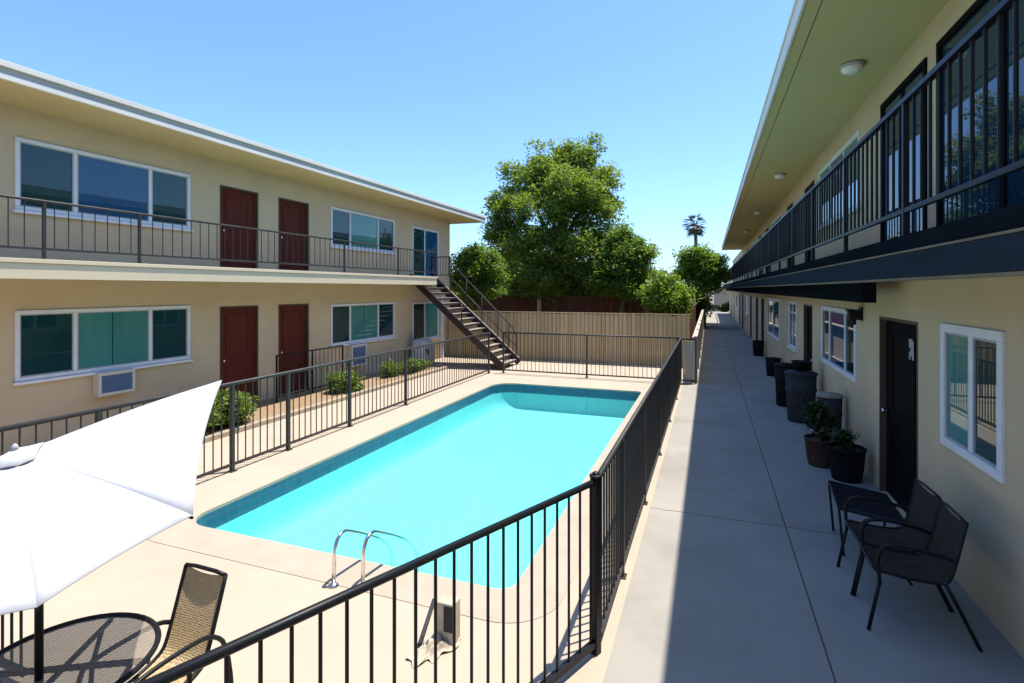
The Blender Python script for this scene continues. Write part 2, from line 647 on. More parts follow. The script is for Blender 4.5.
def ring_wall(z0, z1, loop, mb):
    for i in range(len(loop)):
        a, b = loop[i], loop[(i + 1) % len(loop)]
        mb.quad((*b, z0), (*a, z0), (*a, z1), (*b, z1))


lip = MB()
ring_wall(-0.035, 0.0, POOL, lip)
struct(lip.build('pool_rim', M['coping']))
tl = MB()
ring_wall(-0.24, -0.035, POOL, tl)
struct(tl.build('pool_tiles', M['tile']))
pb = MB()
rings = []
for ins, z in ((0, -.24), (.015, -.42), (.045, -.55), (.095, -.63), (.17, -.66), (.28, -.67)):
    rings.append([(x, y, z) for x, y in round_rect(PX0 + ins, PX1 - ins, PY0 + ins, PY1 - ins, [r + ins * .6 for r in RAD])])
npool = len(POOL)
for k, rg in enumerate(rings):
    pb.v += rg
    if k:
        for i in range(npool):
            j = (i + 1) % npool
            pb.f.append(((k - 1) * npool + i, (k - 1) * npool + j, k * npool + j, k * npool + i))
            pb.sm.append(True)
pb.f.append(tuple((len(rings) - 1) * npool + i for i in range(npool)))
pb.sm.append(True)
struct(pb.build('pool_basin', M['plaster']))
wt = MB()
wt.v += [(x, y, -0.13) for x, y in round_rect(PX0 + .002, PX1 - .002, PY0 + .002, PY1 - .002, RAD)]
wt.f.append(tuple(range(len(POOL))))
wt.sm.append(False)
struct(wt.build('pool_water', M['water']))


# walkway with scored joints
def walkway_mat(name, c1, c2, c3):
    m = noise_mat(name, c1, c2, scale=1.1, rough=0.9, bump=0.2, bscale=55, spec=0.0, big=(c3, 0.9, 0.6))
    nt = m.node_tree
    L = nt.links.new
    p = nt.nodes['Principled BSDF']
    src = p.inputs['Base Color'].links[0].from_socket
    tc = nt.nodes.new('ShaderNodeTexCoord')
    nn = nt.nodes.new('ShaderNodeTexNoise')
    nn.inputs['Scale'].default_value = 2.5
    nn.inputs['Detail'].default_value = 6
    L(tc.outputs['Object'], nn.inputs['Vector'])
    sp = nt.nodes.new('ShaderNodeSeparateXYZ')
    L(tc.outputs['Object'], sp.inputs[0])

    def math2(op, a, b):
        k = nt.nodes.new('ShaderNodeMath')
        k.operation = op
        for i, v in enumerate((a, b)):
            if isinstance(v, (int, float)):
                k.inputs[i].default_value = v
            elif v is not None:
                L(v, k.inputs[i])
        return k.outputs[0]
    wob = math2('MULTIPLY', math2('SUBTRACT', nn.outputs['Fac'], 0.5), 0.12)
    y = math2('ADD', sp.outputs['Y'], wob)
    fy = math2('FRACT', math2('DIVIDE', math2('ADD', y, 0.2), 4.2), None)
    jy = math2('LESS_THAN', math2('ABSOLUTE', math2('SUBTRACT', fy, 0.5), None), 0.0016)
    jx = math2('LESS_THAN', math2('ABSOLUTE', math2('SUBTRACT', sp.outputs['X'], 0.74), None), 0.006)
    j = math2('MAXIMUM', jy, jx)
    mx = nt.nodes.new('ShaderNodeMix')
    mx.data_type = 'RGBA'
    L(j, mx.inputs['Factor'])
    L(src, mx.inputs['A'])
    mx.inputs['B'].default_value = (0.1, 0.085, 0.07, 1)
    L(mx.outputs['Result'], p.inputs['Base Color'])
    return m


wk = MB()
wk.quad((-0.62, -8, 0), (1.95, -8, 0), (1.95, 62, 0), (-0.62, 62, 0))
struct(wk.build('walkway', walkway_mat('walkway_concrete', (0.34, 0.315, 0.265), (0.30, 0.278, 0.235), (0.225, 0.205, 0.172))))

# planting strip along the far wing
sl = MB()
N_ = 60
for k in range(N_):
    ya, yb = lerp(3.0, 14.6, k / N_), lerp(3.0, 14.6, (k + 1) / N_)
    sl.quad((-9.0, ya, 0.05), (-7.6, ya, 0.04), (-7.6, yb, 0.04), (-9.0, yb, 0.05))
struct(sl.build('planter_soil', M['soil']))
cb = MB()
cb.box(-7.62, -7.5, 3.0, 14.6, -0.05, 0.085)
cb.box(-9.0, -7.62, 14.6, 14.72, -0.05, 0.085)
struct(cb.build('planter_curb', M['curb'], bevel=0.012))
pth = MB()
pth.quad((-9.0, -8, -0.004), (-7.5, -8, -0.004), (-7.5, 17.3, -0.004), (-9.0, 17.3, -0.004))
struct(pth.build('side_path', M['deck']))


# ------------------------------------------------------------------ buildings
def wall_plane(mb, x, y0, y1, z0, z1, openings, outward, depth=0.1):
    """wall in the plane X = x facing outward (+1/-1) with rectangular openings and reveals"""
    ys = sorted(set([y0, y1] + [v for o in openings for v in (o[0], o[1])]))
    for a, b in zip(ys[:-1], ys[1:]):
        zs = [z0, z1]
        occ = [(o[2], o[3]) for o in openings if o[0] <= a + 1e-6 and o[1] >= b - 1e-6]
        for o in occ:
            zs += list(o)
        zs = sorted(set(zs))
        for c, d in zip(zs[:-1], zs[1:]):
            if any(o[0] <= c + 1e-6 and o[1] >= d - 1e-6 for o in occ):
                continue
            if outward > 0:
                mb.quad((x, a, c), (x, b, c), (x, b, d), (x, a, d))
            else:
                mb.quad((x, b, c), (x, a, c), (x, a, d), (x, b, d))
    xi = x - outward * depth
    for o in openings:
        a, b, c, d = o[:4]
        mb.quad((x, a, c), (xi, a, c), (xi, a, d), (x, a, d))
        mb.quad((x, b, c), (xi, b, c), (xi, b, d), (x, b, d))
        mb.quad((x, a, d), (x, b, d), (xi, b, d), (xi, a, d))
        mb.quad((x, a, c), (x, b, c), (xi, b, c), (xi, a, c))


def add_window(parent, x, out, y0, y1, z0, z1, mull, mats, seam=None, sill=True, fw=0.055, frame='white', label=None):
    """sliding window: outer frame, mullions, one pane per bay"""
    fr = MB()
    xa, xb = sorted((x + out * 0.024, x - out * 0.085))
    fr.box(xa, xb, y0, y1, z1 - fw, z1)
    fr.box(xa, xb, y0, y1, z0, z0 + fw)
    fr.box(xa, xb, y0, y0 + fw, z0 + fw, z1 - fw)
    fr.box(xa, xb, y1 - fw, y1, z0 + fw, z1 - fw)
    for m in mull:
        fr.box(xa + (0.012 if out < 0 else 0), xb - (0.012 if out > 0 else 0), m - fw * .45, m + fw * .45, z0 + fw, z1 - fw)
    # casing in front of wall
    w = fr.build('window', M[frame], parent, bevel=0.006)
    if label:
        w['label'] = label
    edges = [y0 + fw] + list(mull) + [y1 - fw]
    for k, (a, b) in enumerate(zip(edges[:-1], edges[1:])):
        a2 = a + (fw * .45 if k > 0 else 0)
        b2 = b - (fw * .45 if k < len(edges) - 2 else 0)
        # thin inner sash
        sh = MB()
        xs = sorted((x + out * 0.008, x - out * 0.03))
        t = 0.018
        sh.box(xs[0], xs[1], a2 + .001, b2 - .001, z0 + fw + .001, z0 + fw + t)
        sh.box(xs[0], xs[1], a2 + .001, b2 - .001, z1 - fw - t, z1 - fw - .001)
        sh.box(xs[0], xs[1], a2 + .001, a2 + t, z0 + fw + t, z1 - fw - t)
        sh.box(xs[0], xs[1], b2 - t, b2 - .001, z0 + fw + t, z1 - fw - t)
        sh.build('sash', M['greytrim' if frame == 'white' else frame], w)
        pn = MB()
        xp = sorted((x - out * 0.004, x - out * 0.012))
        if seam and k == seam[0]:
            pn.box(xp[0], xp[1], a2 + t, seam[1] - .006, z0 + fw + t, z1 - fw - t)
            pn.box(xp[0], xp[1], seam[1] + .006, b2 - t, z0 + fw + t, z1 - fw - t)
            sm = MB()
            sm.box(xp[0] - .004, xp[1] + .004, seam[1] - .006, seam[1] + .006, z0 + fw + t, z1 - fw - t)
            sm.build('seam', M['glassdark'], w)
        else:
            pn.box(xp[0], xp[1], a2 + t, b2 - t, z0 + fw + t, z1 - fw - t)
        pn.build('pane', M[mats[k]], w)
    if sill:
        s = MB()
        xs = sorted((x + out * 0.06, x + out * 0.003))
        s.box(xs[0], xs[1], y0 - 0.03, y1 + 0.03, z0 - 0.045, z0 - 0.002)
        s.build('sill', M[frame], w, bevel=0.005)
    return w


def add_door(parent, x, out, y0, y1, z0, z1, mat, hinge_far=True, panels=True, frame='doorframe', label=None):
    d = MB()
    xa, xb = sorted((x - out * 0.06, x - out * 0.1))
    d.box(xa, xb, y0 + .035, y1 - .035, z0 + .012, z1 - .035)
    if panels:
        xf = x - out * 0.06
        w = y1 - y0
        h = z1 - z0
        for (pa, pb_) in ((0.08, 0.42), (0.48, 0.92)):
            q0, q1 = sorted((xf + out * .001, xf + out * 0.012))
            ya, yb, za, zb = y0 + w * .2, y1 - w * .2, z0 + h * pa, z0 + h * pb_
            for bx in ((ya, yb, za, za + .03), (ya, yb, zb - .03, zb), (ya, ya + .03, za + .03, zb - .03), (yb - .03, yb, za + .03, zb - .03)):
                d.box(q0, q1, *bx)
    dr = d.build('door', mat, parent, bevel=0.004)
    if label:
        dr['label'] = label
    fr = MB()
    xa, xb = sorted((x + out * 0.004, x - out * 0.1))
    fr.box(xa, xb, y0, y0 + .034, z0, z1)
    fr.box(xa, xb, y1 - .034, y1, z0, z1)
    fr.box(xa, xb, y0 + .034, y1 - .034, z1 - .034, z1)
    fr.build('door_frame', M[frame], dr)
    hd = MB()
    yk = y0 + .11 if hinge_far else y1 - .11
    zk = z0 + (z1 - z0) * 0.47
    hd.tube([(x - out * .062, yk, zk), (x - out * .02, yk, zk)], [.012, .012], 8)
    hd.tube([(x - out * .03, yk, zk), (x - out * .02, yk, zk), (x + out * .002, yk, zk), (x + out * .008, yk, zk)], [.018, .028, .028, .012], 10)
    hd.build('handle', M['steel'], dr)
    return dr


def copies(mesh_obj, name, locs, parent, cap=100, dist=None):
    """individual copies of one small part; past the cap the farthest become one merged part"""
    order = sorted(locs, key=lambda p: (Vector(p) - Vector((0, 0, EYE))).length)
    base = world_loc(parent)
    near, rest = order[:cap], order[cap:]
    for k, p in enumerate(near):
        o = mesh_obj if k == 0 else mesh_obj.copy()
        if k:
            COL.objects.link(o)
            o.parent = parent
        o.location = Vector(p) - base
    if rest:
        vs = [v.co.copy() for v in mesh_obj.data.vertices]
        fs = [tuple(p.vertices) for p in mesh_obj.data.polygons]
        mb = MB()
        for p in rest:
            i = len(mb.v)
            mb.v += [tuple(v + Vector(p)) for v in vs]
            mb.f += [tuple(i + j for j in f) for f in fs]
            mb.sm += [False] * len(fs)
        o = mb.build(name, mesh_obj.data.materials[0], parent)
        o['kind'] = 'stuff'


def railing(parent, p, q, z_top, z_bot, spacing, mat, posts=(), rail=0.04, low=0.03, pick=0.016, post=0.045, z_base=0.0,
            pick_to=None, tube=True, cap=100, start=None, ballcap=False, lowpost=True):
    """posts at fractions; top rail, bottom rail, single pickets, single posts"""
    p, q = Vector(p), Vector(q)
    L = (q - p).length
    t = (q - p) / L
    tr = MB()
    a, b = Vector((p.x, p.y, z_top)), Vector((q.x, q.y, z_top))
    if tube:
        tr.tube([a - t * .02, b + t * .02], rail / 2, 12)
    else:
        tr.beam(a - t * .02, b + t * .02, rail, rail * .8)
    tr.build('top_rail', mat, parent, bevel=0 if tube else 0.004)
    br = MB()
    br.beam(Vector((p.x, p.y, z_bot)), Vector((q.x, q.y, z_bot)), low, low)
    br.build('bottom_rail', mat, parent, bevel=0.003)
    post_d = [f * L for f in posts]
    if post_d:
        pm = MB()
        pm.box(-post / 2, post / 2, -post / 2, post / 2, 0, z_top - z_base + (0.03 if ballcap else -rail * .3),
               Matrix.Rotation(math.atan2(t.y, t.x), 4, 'Z'))
        if ballcap:
            pm.lathe([(post * .8, z_top - z_base + .03), (post * .8, z_top - z_base + .045), (post * .45, z_top - z_base + .048),
                      (post * .42, z_top - z_base + .06), (.004, z_top - z_base + .07)], 0, 0, 10)
        if lowpost:
            pm.box(-post * 1.0, post * 1.0, -post * .9, post * .9, 0.0, 0.012, Matrix.Rotation(math.atan2(t.y, t.x), 4, 'Z'))
        po = pm.build('post', mat, parent, bevel=0.003, off=(0, 0, 0))
        copies(po, 'post', [(p.x + t.x * d, p.y + t.y * d, z_base) for d in post_d], parent)
    n = int(L / spacing)
    locs = []
    for k in range(n + 1):
        d = (start or 0.0) + spacing * (k + 0.5)
        if d > L - .02:
            break
        if any(abs(d - e) < spacing * .35 for e in post_d):
            continue
        locs.append((p.x + t.x * d, p.y + t.y * d, 0))
    if locs:
        km = MB()
        km.tube([(0, 0, z_bot), (0, 0, z_top - rail * .3)], pick / 2, 6, cap=False)
        ko = km.build('picket', mat, parent, off=(0, 0, 0))
        copies(ko, 'picket', locs, parent, cap)


# ---- far (left) wing
XL = -9.0
LW = empty('motel_building', (XL, 6.0, 0), 'two-storey beige motel wing beyond the pool with oxblood doors and white-edged flat roof',
           'building')
LY0, LY1 = -6.0, 17.6
op = [
    (4.47, 7.11, 1.16, 2.15), (7.75, 8.7, 0.06, 2.105), (9.26, 10.22, 0.06, 2.105), (11.0, 13.9, 1.0, 2.06), (14.95, 16.7, 0.75, 2.02),
    (4.47, 7.11, 3.55, 4.56), (7.75, 8.7, 2.83, 4.5), (9.26, 10.22, 2.83, 4.5), (11.0, 13.9, 3.54, 4.545), (14.95, 16.7, 2.84, 4.49)]
w = MB()
wall_plane(w, XL, LY0, LY1, 0.0, 5.0, op, +1)
w.quad((XL, LY1, 0), (XL - 7, LY1, 0), (XL - 7, LY1, 5), (XL, LY1, 5))
w.quad((XL, LY0, 0), (XL - 7, LY0, 0), (XL - 7, LY0, 5), (XL, LY0, 5))
w.quad((XL - 7, LY0, 0), (XL - 7, LY1, 0), (XL - 7, LY1, 5), (XL - 7, LY0, 5))
w.build('wall', M['stucco'], LW)
rf = MB()
rf.box(XL - 7.6, -7.99, LY0, 18.5, 5.125, 5.15)
roof = rf.build('roof', M['roofing'], LW)
sf = MB()
sf.box(XL - 7.6, -7.99, LY0, 18.5, 4.985, 5.0)
sf.build('soffit', M['warmsoffit'], roof)
fa = MB()
fa.box(-7.985, -7.945, LY0, 18.54, 4.975, 5.045)
fa.box(-7.985, -7.925, LY0, 18.56, 5.125, 5.195)
fa.box(XL - 7.6, -7.985, 18.502, 18.54, 4.975, 5.045)
fa.box(XL - 7.6, -7.985, 18.502, 18.56, 5.125, 5.195)
fa.build('fascia', M['trimwhite'], roof, bevel=0.004)
fb = MB()
fb.box(-7.985, -7.965, LY0, 18.52, 5.046, 5.124)
fb.box(XL - 7.6, -7.985, 18.502, 18.52, 5.046, 5.124)
fb.build('fascia_recess', M['shadetrim'], roof)  # set-back middle board, its shade painted in as a greyer tone
XG = -8.0
gl = MB()
gl.box(XL, XG - .045, LY0, 14.72, 2.70, 2.825)
gl.box(XL, XL + .22, 14.8, 16.25, 2.70, 2.825)
gf = gl.build('gallery_floor', M['warmsoffit'], LW)
gu = MB()
gu.box(XL, XG - .045, LY0, 14.72, 2.60, 2.698)
gu.build('gallery_soffit', M['warmsoffit'], gf)
ge = MB()
ge.box(XG - .044, XG, LY0, 14.76, 2.575, 2.775)
ge.box(XG - .044, XG + .018, LY0, 14.78, 2.777, 2.832)
ge.box(XL, XG - .046, 14.722, 14.76, 2.575, 2.699)
ge.build('gallery_fascia', M['cream'], gf, bevel=0.005)
add_window(LW, XL, +1, *op[0], [5.22, 6.37], ['glassdark', 'glassteal', 'glassdark'], seam=(1, 5.76))
add_window(LW, XL, +1, *op[5], [5.22, 6.37], ['glassdark', 'glasssky', 'glassdark'])
add_window(LW, XL, +1, *op[3], [11.78, 13.06], ['glassdark', 'glassteal', 'glassdark'], seam=(1, 12.4))
add_window(LW, XL, +1, *op[8], [11.78, 13.06], ['glassdark', 'glassteal', 'glassdark'])
add_window(LW, XL, +1, *op[4], [15.75], ['glassdark', 'glassteal'])
add_window(LW, XL, +1, *op[9], [15.75], ['glassdark', 'glasssky'], sill=False)
for k in (1, 2, 6, 7):
    add_door(LW, XL, +1, *op[k], M['reddoor'])
ds = MB()
ds.box(XL + .003, XL + .09, 16.82, 16.95, 0.0, 2.45)
ds.build('downspout', M['white'], LW, bevel=0.01)
rl = bpy.data.objects.new('balcony_railing', None)
COL.objects.link(rl)
rl.parent = LW
rl.location = (XG + .03 - XL, 10 - 6, 2.83)


def frac_posts(y0, y1, ys):
    return [(y - y0) / (y1 - y0) for y in ys]


railing(rl, (XG - .03, -3.0, 0), (XG - .03, 14.75, 0), 3.58, 2.965, 0.163, M['bronze'],
        posts=frac_posts(-3.0, 14.75, [-3, -0.8, 1.2, 3.0, 4.3, 5.52, 7.73, 10.3, 12.6, 14.75]), rail=0.036, pick=0.015, post=0.036,
        z_base=2.83, lowpost=False)
railing(rl, (-8.3, 16.22, 0), (XL + .02, 16.22, 0), 3.55, 2.93, 0.1, M['bronze'], posts=(0, 1), rail=0.036, pick=0.015,
        post=0.036, z_base=2.83, lowpost=False)

# ---- staircase from the gallery end down to the deck
ST_Y0, ST_Y1 = 14.84, 16.2
ST_X0, ST_X1 = -8.9, -5.78
sc = empty('staircase', (-5.9, 15.4, 0), 'steep open steel staircase with thin treads from upper gallery down to pool deck', 'stairs')
NT = 17


def stair_pt(t, y, dz=0.0):
    return Vector((lerp(ST_X0, ST_X1, t), y, lerp(2.82, 0.0, t) + dz))


for y in (ST_Y0, ST_Y1):
    sb = MB()
    sb.beam(stair_pt(-0.04, y, -.06), stair_pt(1.0, y, .06), 0.05, 0.2, up=(0, 0, 1))
    st = sb.build('stringer', M['rust'], sc)
    if y == ST_Y1:
        cp = MB()
        cp.beam(stair_pt(0, y, .115), stair_pt(1.0, y, .22), 0.06, 0.025)
        cp.build('painted_sunlit_edge', M['tread'], st)  # pale strip stands in for sunlight on the stringer's top edge
for k in range(1, NT):
    t = k / NT
    tb = MB()
    c = stair_pt(t, 0)
    tb.box(c.x - .14, c.x + .13, ST_Y0 + .028, ST_Y1 - .028, c.z - .06, c.z)
    tr_ = tb.build('tread', M['rust'], sc, bevel=0.005)
    tp = MB()
    tp.box(c.x - .12, c.x + .125, ST_Y0 + .03, ST_Y1 - .03, c.z + .001, c.z + .012)
    tp.build('tread_pad', M['tread'], tr_)
def rail_z(t):
    return lerp(1.15, .98, t)


hr = MB()
hr.tube([Vector((-8.3, ST_Y1, 3.56)), stair_pt(.22, ST_Y1, rail_z(.22)), stair_pt(.7, ST_Y1, rail_z(.7)), stair_pt(.93, ST_Y1, rail_z(.9)), stair_pt(.97, ST_Y1, .85), stair_pt(.97, ST_Y1, .1)], 0.024, 8)
hr.build('handrail', M['bronze'], sc)
hr = MB()
hr.tube([stair_pt(.2, ST_Y1, .6), stair_pt(.97, ST_Y1, .5)], 0.016, 8)
hr.build('mid_rail', M['bronze'], sc)
for t in (.2, .4, .58, .76, .88):
    hr = MB()
    hr.tube([stair_pt(t, ST_Y1, .1), stair_pt(t, ST_Y1, rail_z(t))], 0.016, 8)
    hr.build('baluster', M['bronze'], sc)
hr = MB()
hr.tube([stair_pt(0.55, ST_Y0, .1), stair_pt(0.55, ST_Y0, .72)], 0.02, 8)
hr.build('baluster', M['bronze'], sc)

# ---- near (right) wing
XR, XRU = 1.95, 2.25
RW = empty('motel_building', (XR, 15, 0), 'shaded two-storey motel wing beside the walkway with black gallery railing and olive soffit', 'building')
RY0, RY1, RYR = -3.0, 58.0, 42.0
low = [(4.69, 5.75, 1.08, 2.15), (6.35, 7.62, 0.0, 2.12), (8.68, 11.1, 1.13, 2.15), (12.1, 13.15, 0.0, 2.12), (14.1, 15.3, 1.0, 2.15),
       (17.3, 20.7, 0.9, 2.15), (22.1, 23.2, 0, 2.1), (24.7, 25.8, 0, 2.1), (28.2, 29.3, 0, 2.1), (31, 33, 1, 2.1), (35, 36, 0, 2.1), (38.5, 39.6, 0, 2.1), (42, 44, 1, 2.1), (47, 48.1, 0, 2.1), (52, 53, 0, 2.1)]
upp = [(4.2, 6.75, 2.86, 5.02), (7.05, 8.68, 2.86, 5.0), (9.8, 13.1, 3.75, 4.98), (13.7, 15.0, 2.86, 4.95), (17.0, 18.2, 2.86, 4.95),
       (19.4, 22.4, 3.7, 4.95), (23.5, 24.8, 2.86, 4.95), (26.8, 28, 2.86, 4.95), (30, 33, 3.7, 4.95), (35, 36.2, 2.86, 4.95), (39, 41, 3.7, 4.95), (44, 45.2, 2.86, 4.95), (49, 51, 3.7, 4.95)]
w = MB()
wall_plane(w, XR, RY0, RY1, 0.0, 2.6, low, -1, depth=0.12)
wall_plane(w, XRU, RY0, RY1, 2.6, 5.335, upp, -1, depth=0.12)
for y in (RY0, RY1):
    w.quad((XR, y, 0), (XR + 7, y, 0), (XR + 7, y, 2.6), (XR, y, 2.6))
    w.quad((XRU, y, 2.6), (XR + 7, y, 2.6), (XR + 7, y, 5.335), (XRU, y, 5.335))
w.quad((XR + 7, RY0, 0), (XR + 7, RY1, 0), (XR + 7, RY1, 5.335), (XR + 7, RY0, 5.335))
w.quad((XRU, RYR, 5.335), (XRU, RY1, 5.335), (XR + 7, RY1, 5.335), (XR + 7, RYR, 5.335))
w.build('wall', M['stucco'], RW)
XF = 0.876
rf = MB()
rf.box(XF + .04, XR + 7.6, RY0, RYR - .1, 5.45, 5.5)
roof = rf.build('roof', M['roofing'], RW)
sf = MB()
sf.box(XF + .19, XR + 7.6, RY0, RYR - .1, 5.335, 5.35)
sf.build('soffit', M['soffit'], roof)
fa = MB()
fa.box(XF + .03, XF + .175, RY0, RYR - .05, 5.318, 5.349)
fa.build('soffit_edge', M['soffit'], roof)
fa = MB()
fa.box(XF, XF + .03, RY0, RYR - .03, 5.30, 5.50)
fa.box(XF - .02, XF + .06, RY0, RYR, 5.502, 5.53)
fa.box(XF + .03, XR + 7.6, RYR - .098, RYR - .06, 5.30, 5.5)
fa.build('fascia', M['trimwhite'], roof, bevel=0.004)
XB = 1.35
gl = MB()
gl.box(XB + .05, XRU, RY0, RY1, 2.70, 2.85)
gf = gl.build('gallery_floor', M['slate2'], RW)
gu = MB()
gu.box(XB + .05, XR - .002, RY0, RY1, 2.545, 2.698)
gu.build('gallery_soffit', M['soffit'], gf)
ge = MB()
ge.box(XB + .014, XB + .049, RY0, RY1, 2.735, 2.853)
ge.build('upper_fascia', M['slate'], gf, bevel=0.004)
ge = MB()
ge.box(XB - .004, XB + .049, RY0, RY1, 2.718, 2.733)
ge.build('ledge_strip', M['tanstrip'], gf)
ge = MB()
ge.box(XB, XB + .049, RY0, RY1, 2.535, 2.716)
ge.build('lower_fascia', M['slate2'], gf, bevel=0.004)
ge = MB()
ge.box(XB + .004, XB + .07, RY0, RY1, 2.512, 2.533)
ge.build('drip_edge', M['tanstrip'], gf)
bmx = MB()
bmx.box(1.56, 1.70, 6.75, RY1 - .5, 2.30, 2.543)
bmx.build('support_beam', M['slate'], gf, bevel=0.006)
add_window(RW, XR, -1, *low[0], [5.2], ['glassdark', 'glassteal'], sill=False, fw=0.075)
add_door(RW, XR, -1, *low[1], M['blackdoor'], hinge_far=False)
add_window(RW, XR, -1, *low[2], [9.35, 10.45], ['glassdark', 'glasssky', 'glassdark'], sill=False, fw=0.07)
add_door(RW, XR, -1, *low[3], M['blackdoor'])
add_window(RW, XR, -1, *low[4], [14.7], ['glassdark', 'glassdark'], sill=True, fw=0.06)
add_window(RW, XR, -1, *low[5], [19.0], ['glasssky', 'glassdark'], sill=False, fw=0.08)
for k in (6, 7, 8, 10, 11, 13, 14):
    add_door(RW, XR, -1, *low[k], M['blackdoor'])
add_window(RW, XR, -1, *low[9], [32], ['glasssky', 'glassdark'], sill=False)
add_window(RW, XR, -1, *low[12], [43], ['glasssky', 'glassdark'], sill=False)
add_window(RW, XRU, -1, *upp[0], [5.45], ['glassdimsky', 'glassdimsky'], sill=False, frame='blackdoor', fw=0.07)
add_window(RW, XRU, -1, *upp[1], [7.85], ['glassdimsky', 'glassdimsky'], sill=False, frame='blackdoor', fw=0.07)
add_window(RW, XRU, -1, *upp[2], [10.9, 12.0], ['glassteal', 'glasssky', 'glassteal'], sill=True, fw=0.07)
for k in (3, 4, 6, 7, 9, 11):
    add_door(RW, XRU, -1, *upp[k], M['blackdoor'])
for k in (5, 8, 10, 12):
    y0, y1 = upp[k][:2]
    add_window(RW, XRU, -1, *upp[k], [lerp(y0, y1, .33), lerp(y0, y1, .67)], ['glassdark', 'glasssky', 'glassdark'])
# pale notice on the near door
sg = MB()
for (a, b, c, d) in ((6.655, 6.70, 1.70, 1.90), (6.705, 6.75, 1.74, 1.82), (6.705, 6.79, 1.825, 1.93), (6.755, 6.79, 1.70, 1.78)):
    sg.box(XR + .054, XR + .0585, a, b, c, d)
tag(sg.build('paper_notice', M['greytrim']), 'faded torn grey paper notice stuck on the dark ground-floor door behind the chairs', 'notice')
rl = bpy.data.objects.new('balcony_railing', None)
COL.objects.link(rl)
rl.parent = RW
rl.location = (XB + .03 - XR, 0, 2.85)
railing(rl, (XB + .03, 1.2, 0), (XB + .03, RY1 - .1, 0), 3.86, 3.035, 0.15, M['black'],
        posts=frac_posts(1.2, RY1 - .1, [1.2, 2.95, 4.75] + [6.6 + 1.9 * k for k in range(26)] + [RY1 - .1]), rail=0.05, low=0.035, pick=0.022,
        post=0.04, z_base=2.85, tube=False, lowpost=False)
railing(rl, (XB + .03, RY1 - .1, 0), (0.2, RY1 - .1, 0), 3.86, 2.9, 0.13, M['black'], posts=(0, .5, 1), rail=0.05, pick=0.03,
        post=0.05, z_base=2.5, tube=False, lowpost=False)

# ---- ceiling lamps under the right roof
clab = ['white dome ceiling lamp nearest the camera under the olive soffit', 'second white dome lamp along the olive soffit',
        'third small white dome lamp along the olive soffit', 'farthest tiny white dome lamp under the olive soffit']
lamp0 = None
for k, (x, y) in enumerate(((1.72, 7.9), (1.66, 14.8), (1.69, 21.6), (1.69, 28.4))):
    if lamp0 is None:
        lamp0 = empty('ceiling_lamp', (x, y, 5.335), clab[0], 'lamp', 'dome lamps under the soffit')
        b = MB()
        b.lathe([(.14, 5.334), (.145, 5.31), (.135, 5.295)], x, y, 24)
        b.build('lamp_base', M['greytrim'], lamp0)
        b = MB()
        b.lathe([(.128, 5.295), (.128, 5.28), (.115, 5.25), (.08, 5.225), (.03, 5.213), (.002, 5.212)], x, y, 24)
        b.build('lamp_shade', M['lampglass'], lamp0)
    else:
        copy_thing(lamp0, (x, y, 5.335), clab[k])
# ---- lantern on the right wall
wl = empty('wall_lantern', (XR, 8.42, 2.1), 'black square lantern on the tan wall between dark door and three-pane window', 'lamp')
b = MB()
b.box(XR - .02, XR - .002, 8.35, 8.49, 2.02, 2.2)
b.build('back_plate', M['black'], wl, bevel=.004)
b = MB()
b.box(XR - .16, XR - .03, 8.35, 8.49, 2.03, 2.14)
b.box(XR - .18, XR - .021, 8.33, 8.51, 2.142, 2.17)
b.box(XR - .12, XR - .07, 8.4, 8.44, 1.96, 2.028)
b.build('lamp_housing', M['black'], wl, bevel=.006)


# ------------------------------------------------------------------ air conditioners on the left wall
def aircon(x, y0, y1, z0, z1, label, dp=.15):
    t = empty('air_conditioner', (x, (y0 + y1) / 2, z0), label, 'air conditioner')
    b = MB()
    f = .045
    xo = x + dp
    b.box(x + .003, xo - .02, y0 + .001, y1 - .001, z0 + .001, z1 - .001)
    b.box(xo - .02, xo, y0, y1, z1 - f, z1)
    b.box(xo - .02, xo, y0, y1, z0, z0 + f)
    b.box(xo - .02, xo, y0, y0 + f, z0 + f, z1 - f)
    b.box(xo - .02, xo, y1 - f, y1, z0 + f, z1 - f)
    b.build('casing', M['acwhite'], t, bevel=.006)
    g = MB()
    n = int((z1 - z0 - 2 * f) / .022)
    for k in range(n):
        z = z0 + f + .004 + k * .022
        g.box(xo - .019, xo - .006, y0 + f + .001, y1 - f - .001, z, z + .015)
    g.build('grille', M['bluegrille'], t)
    return t


aircon(XL, 5.46, 6.02, .775, 1.14, 'boxy white air conditioner with blue grille below the long ground-floor window at left')
aircon(XL, 11.65, 12.3, .38, .95, 'tall blue-grilled air conditioner low on the wall under the far ground-floor window', .16)

# draped cover beside the far ground-floor window
dc = empty('covered_cooler', (-8.6, 14.95, 0), 'appliance under a pale draped cover beneath the last ground-floor window by the stairs', 'cooler')
b = MB()
prof = []
NP = 40
lv = [(0.0, 1.0), (0.2, .97), (.45, .93), (.66, .9), (.78, .82), (.83, .6), (.845, .2)]
base_i = []
for z, s_ in lv:
    ring = []
    for j in range(NP):
        a = 2 * math.pi * j / NP
        cx = math.copysign(abs(math.cos(a)) ** .45, math.cos(a)) * .27
        cy = math.copysign(abs(math.sin(a)) ** .45, math.sin(a)) * .42
        fold = 1 + (.05 * math.sin(a * 9) + .03 * math.sin(a * 17 + 1)) * max(0, (1 - z / .8))
        ring.append((-8.62 + cx * s_ * fold, 14.95 + cy * s_ * fold, z))
    base_i.append(len(b.v))
    b.v += ring
for k in range(len(lv) - 1):
    for j in range(NP):
        b.f.append((base_i[k] + j, base_i[k] + (j + 1) % NP, base_i[k + 1] + (j + 1) % NP, base_i[k + 1] + j))
        b.sm.append(True)
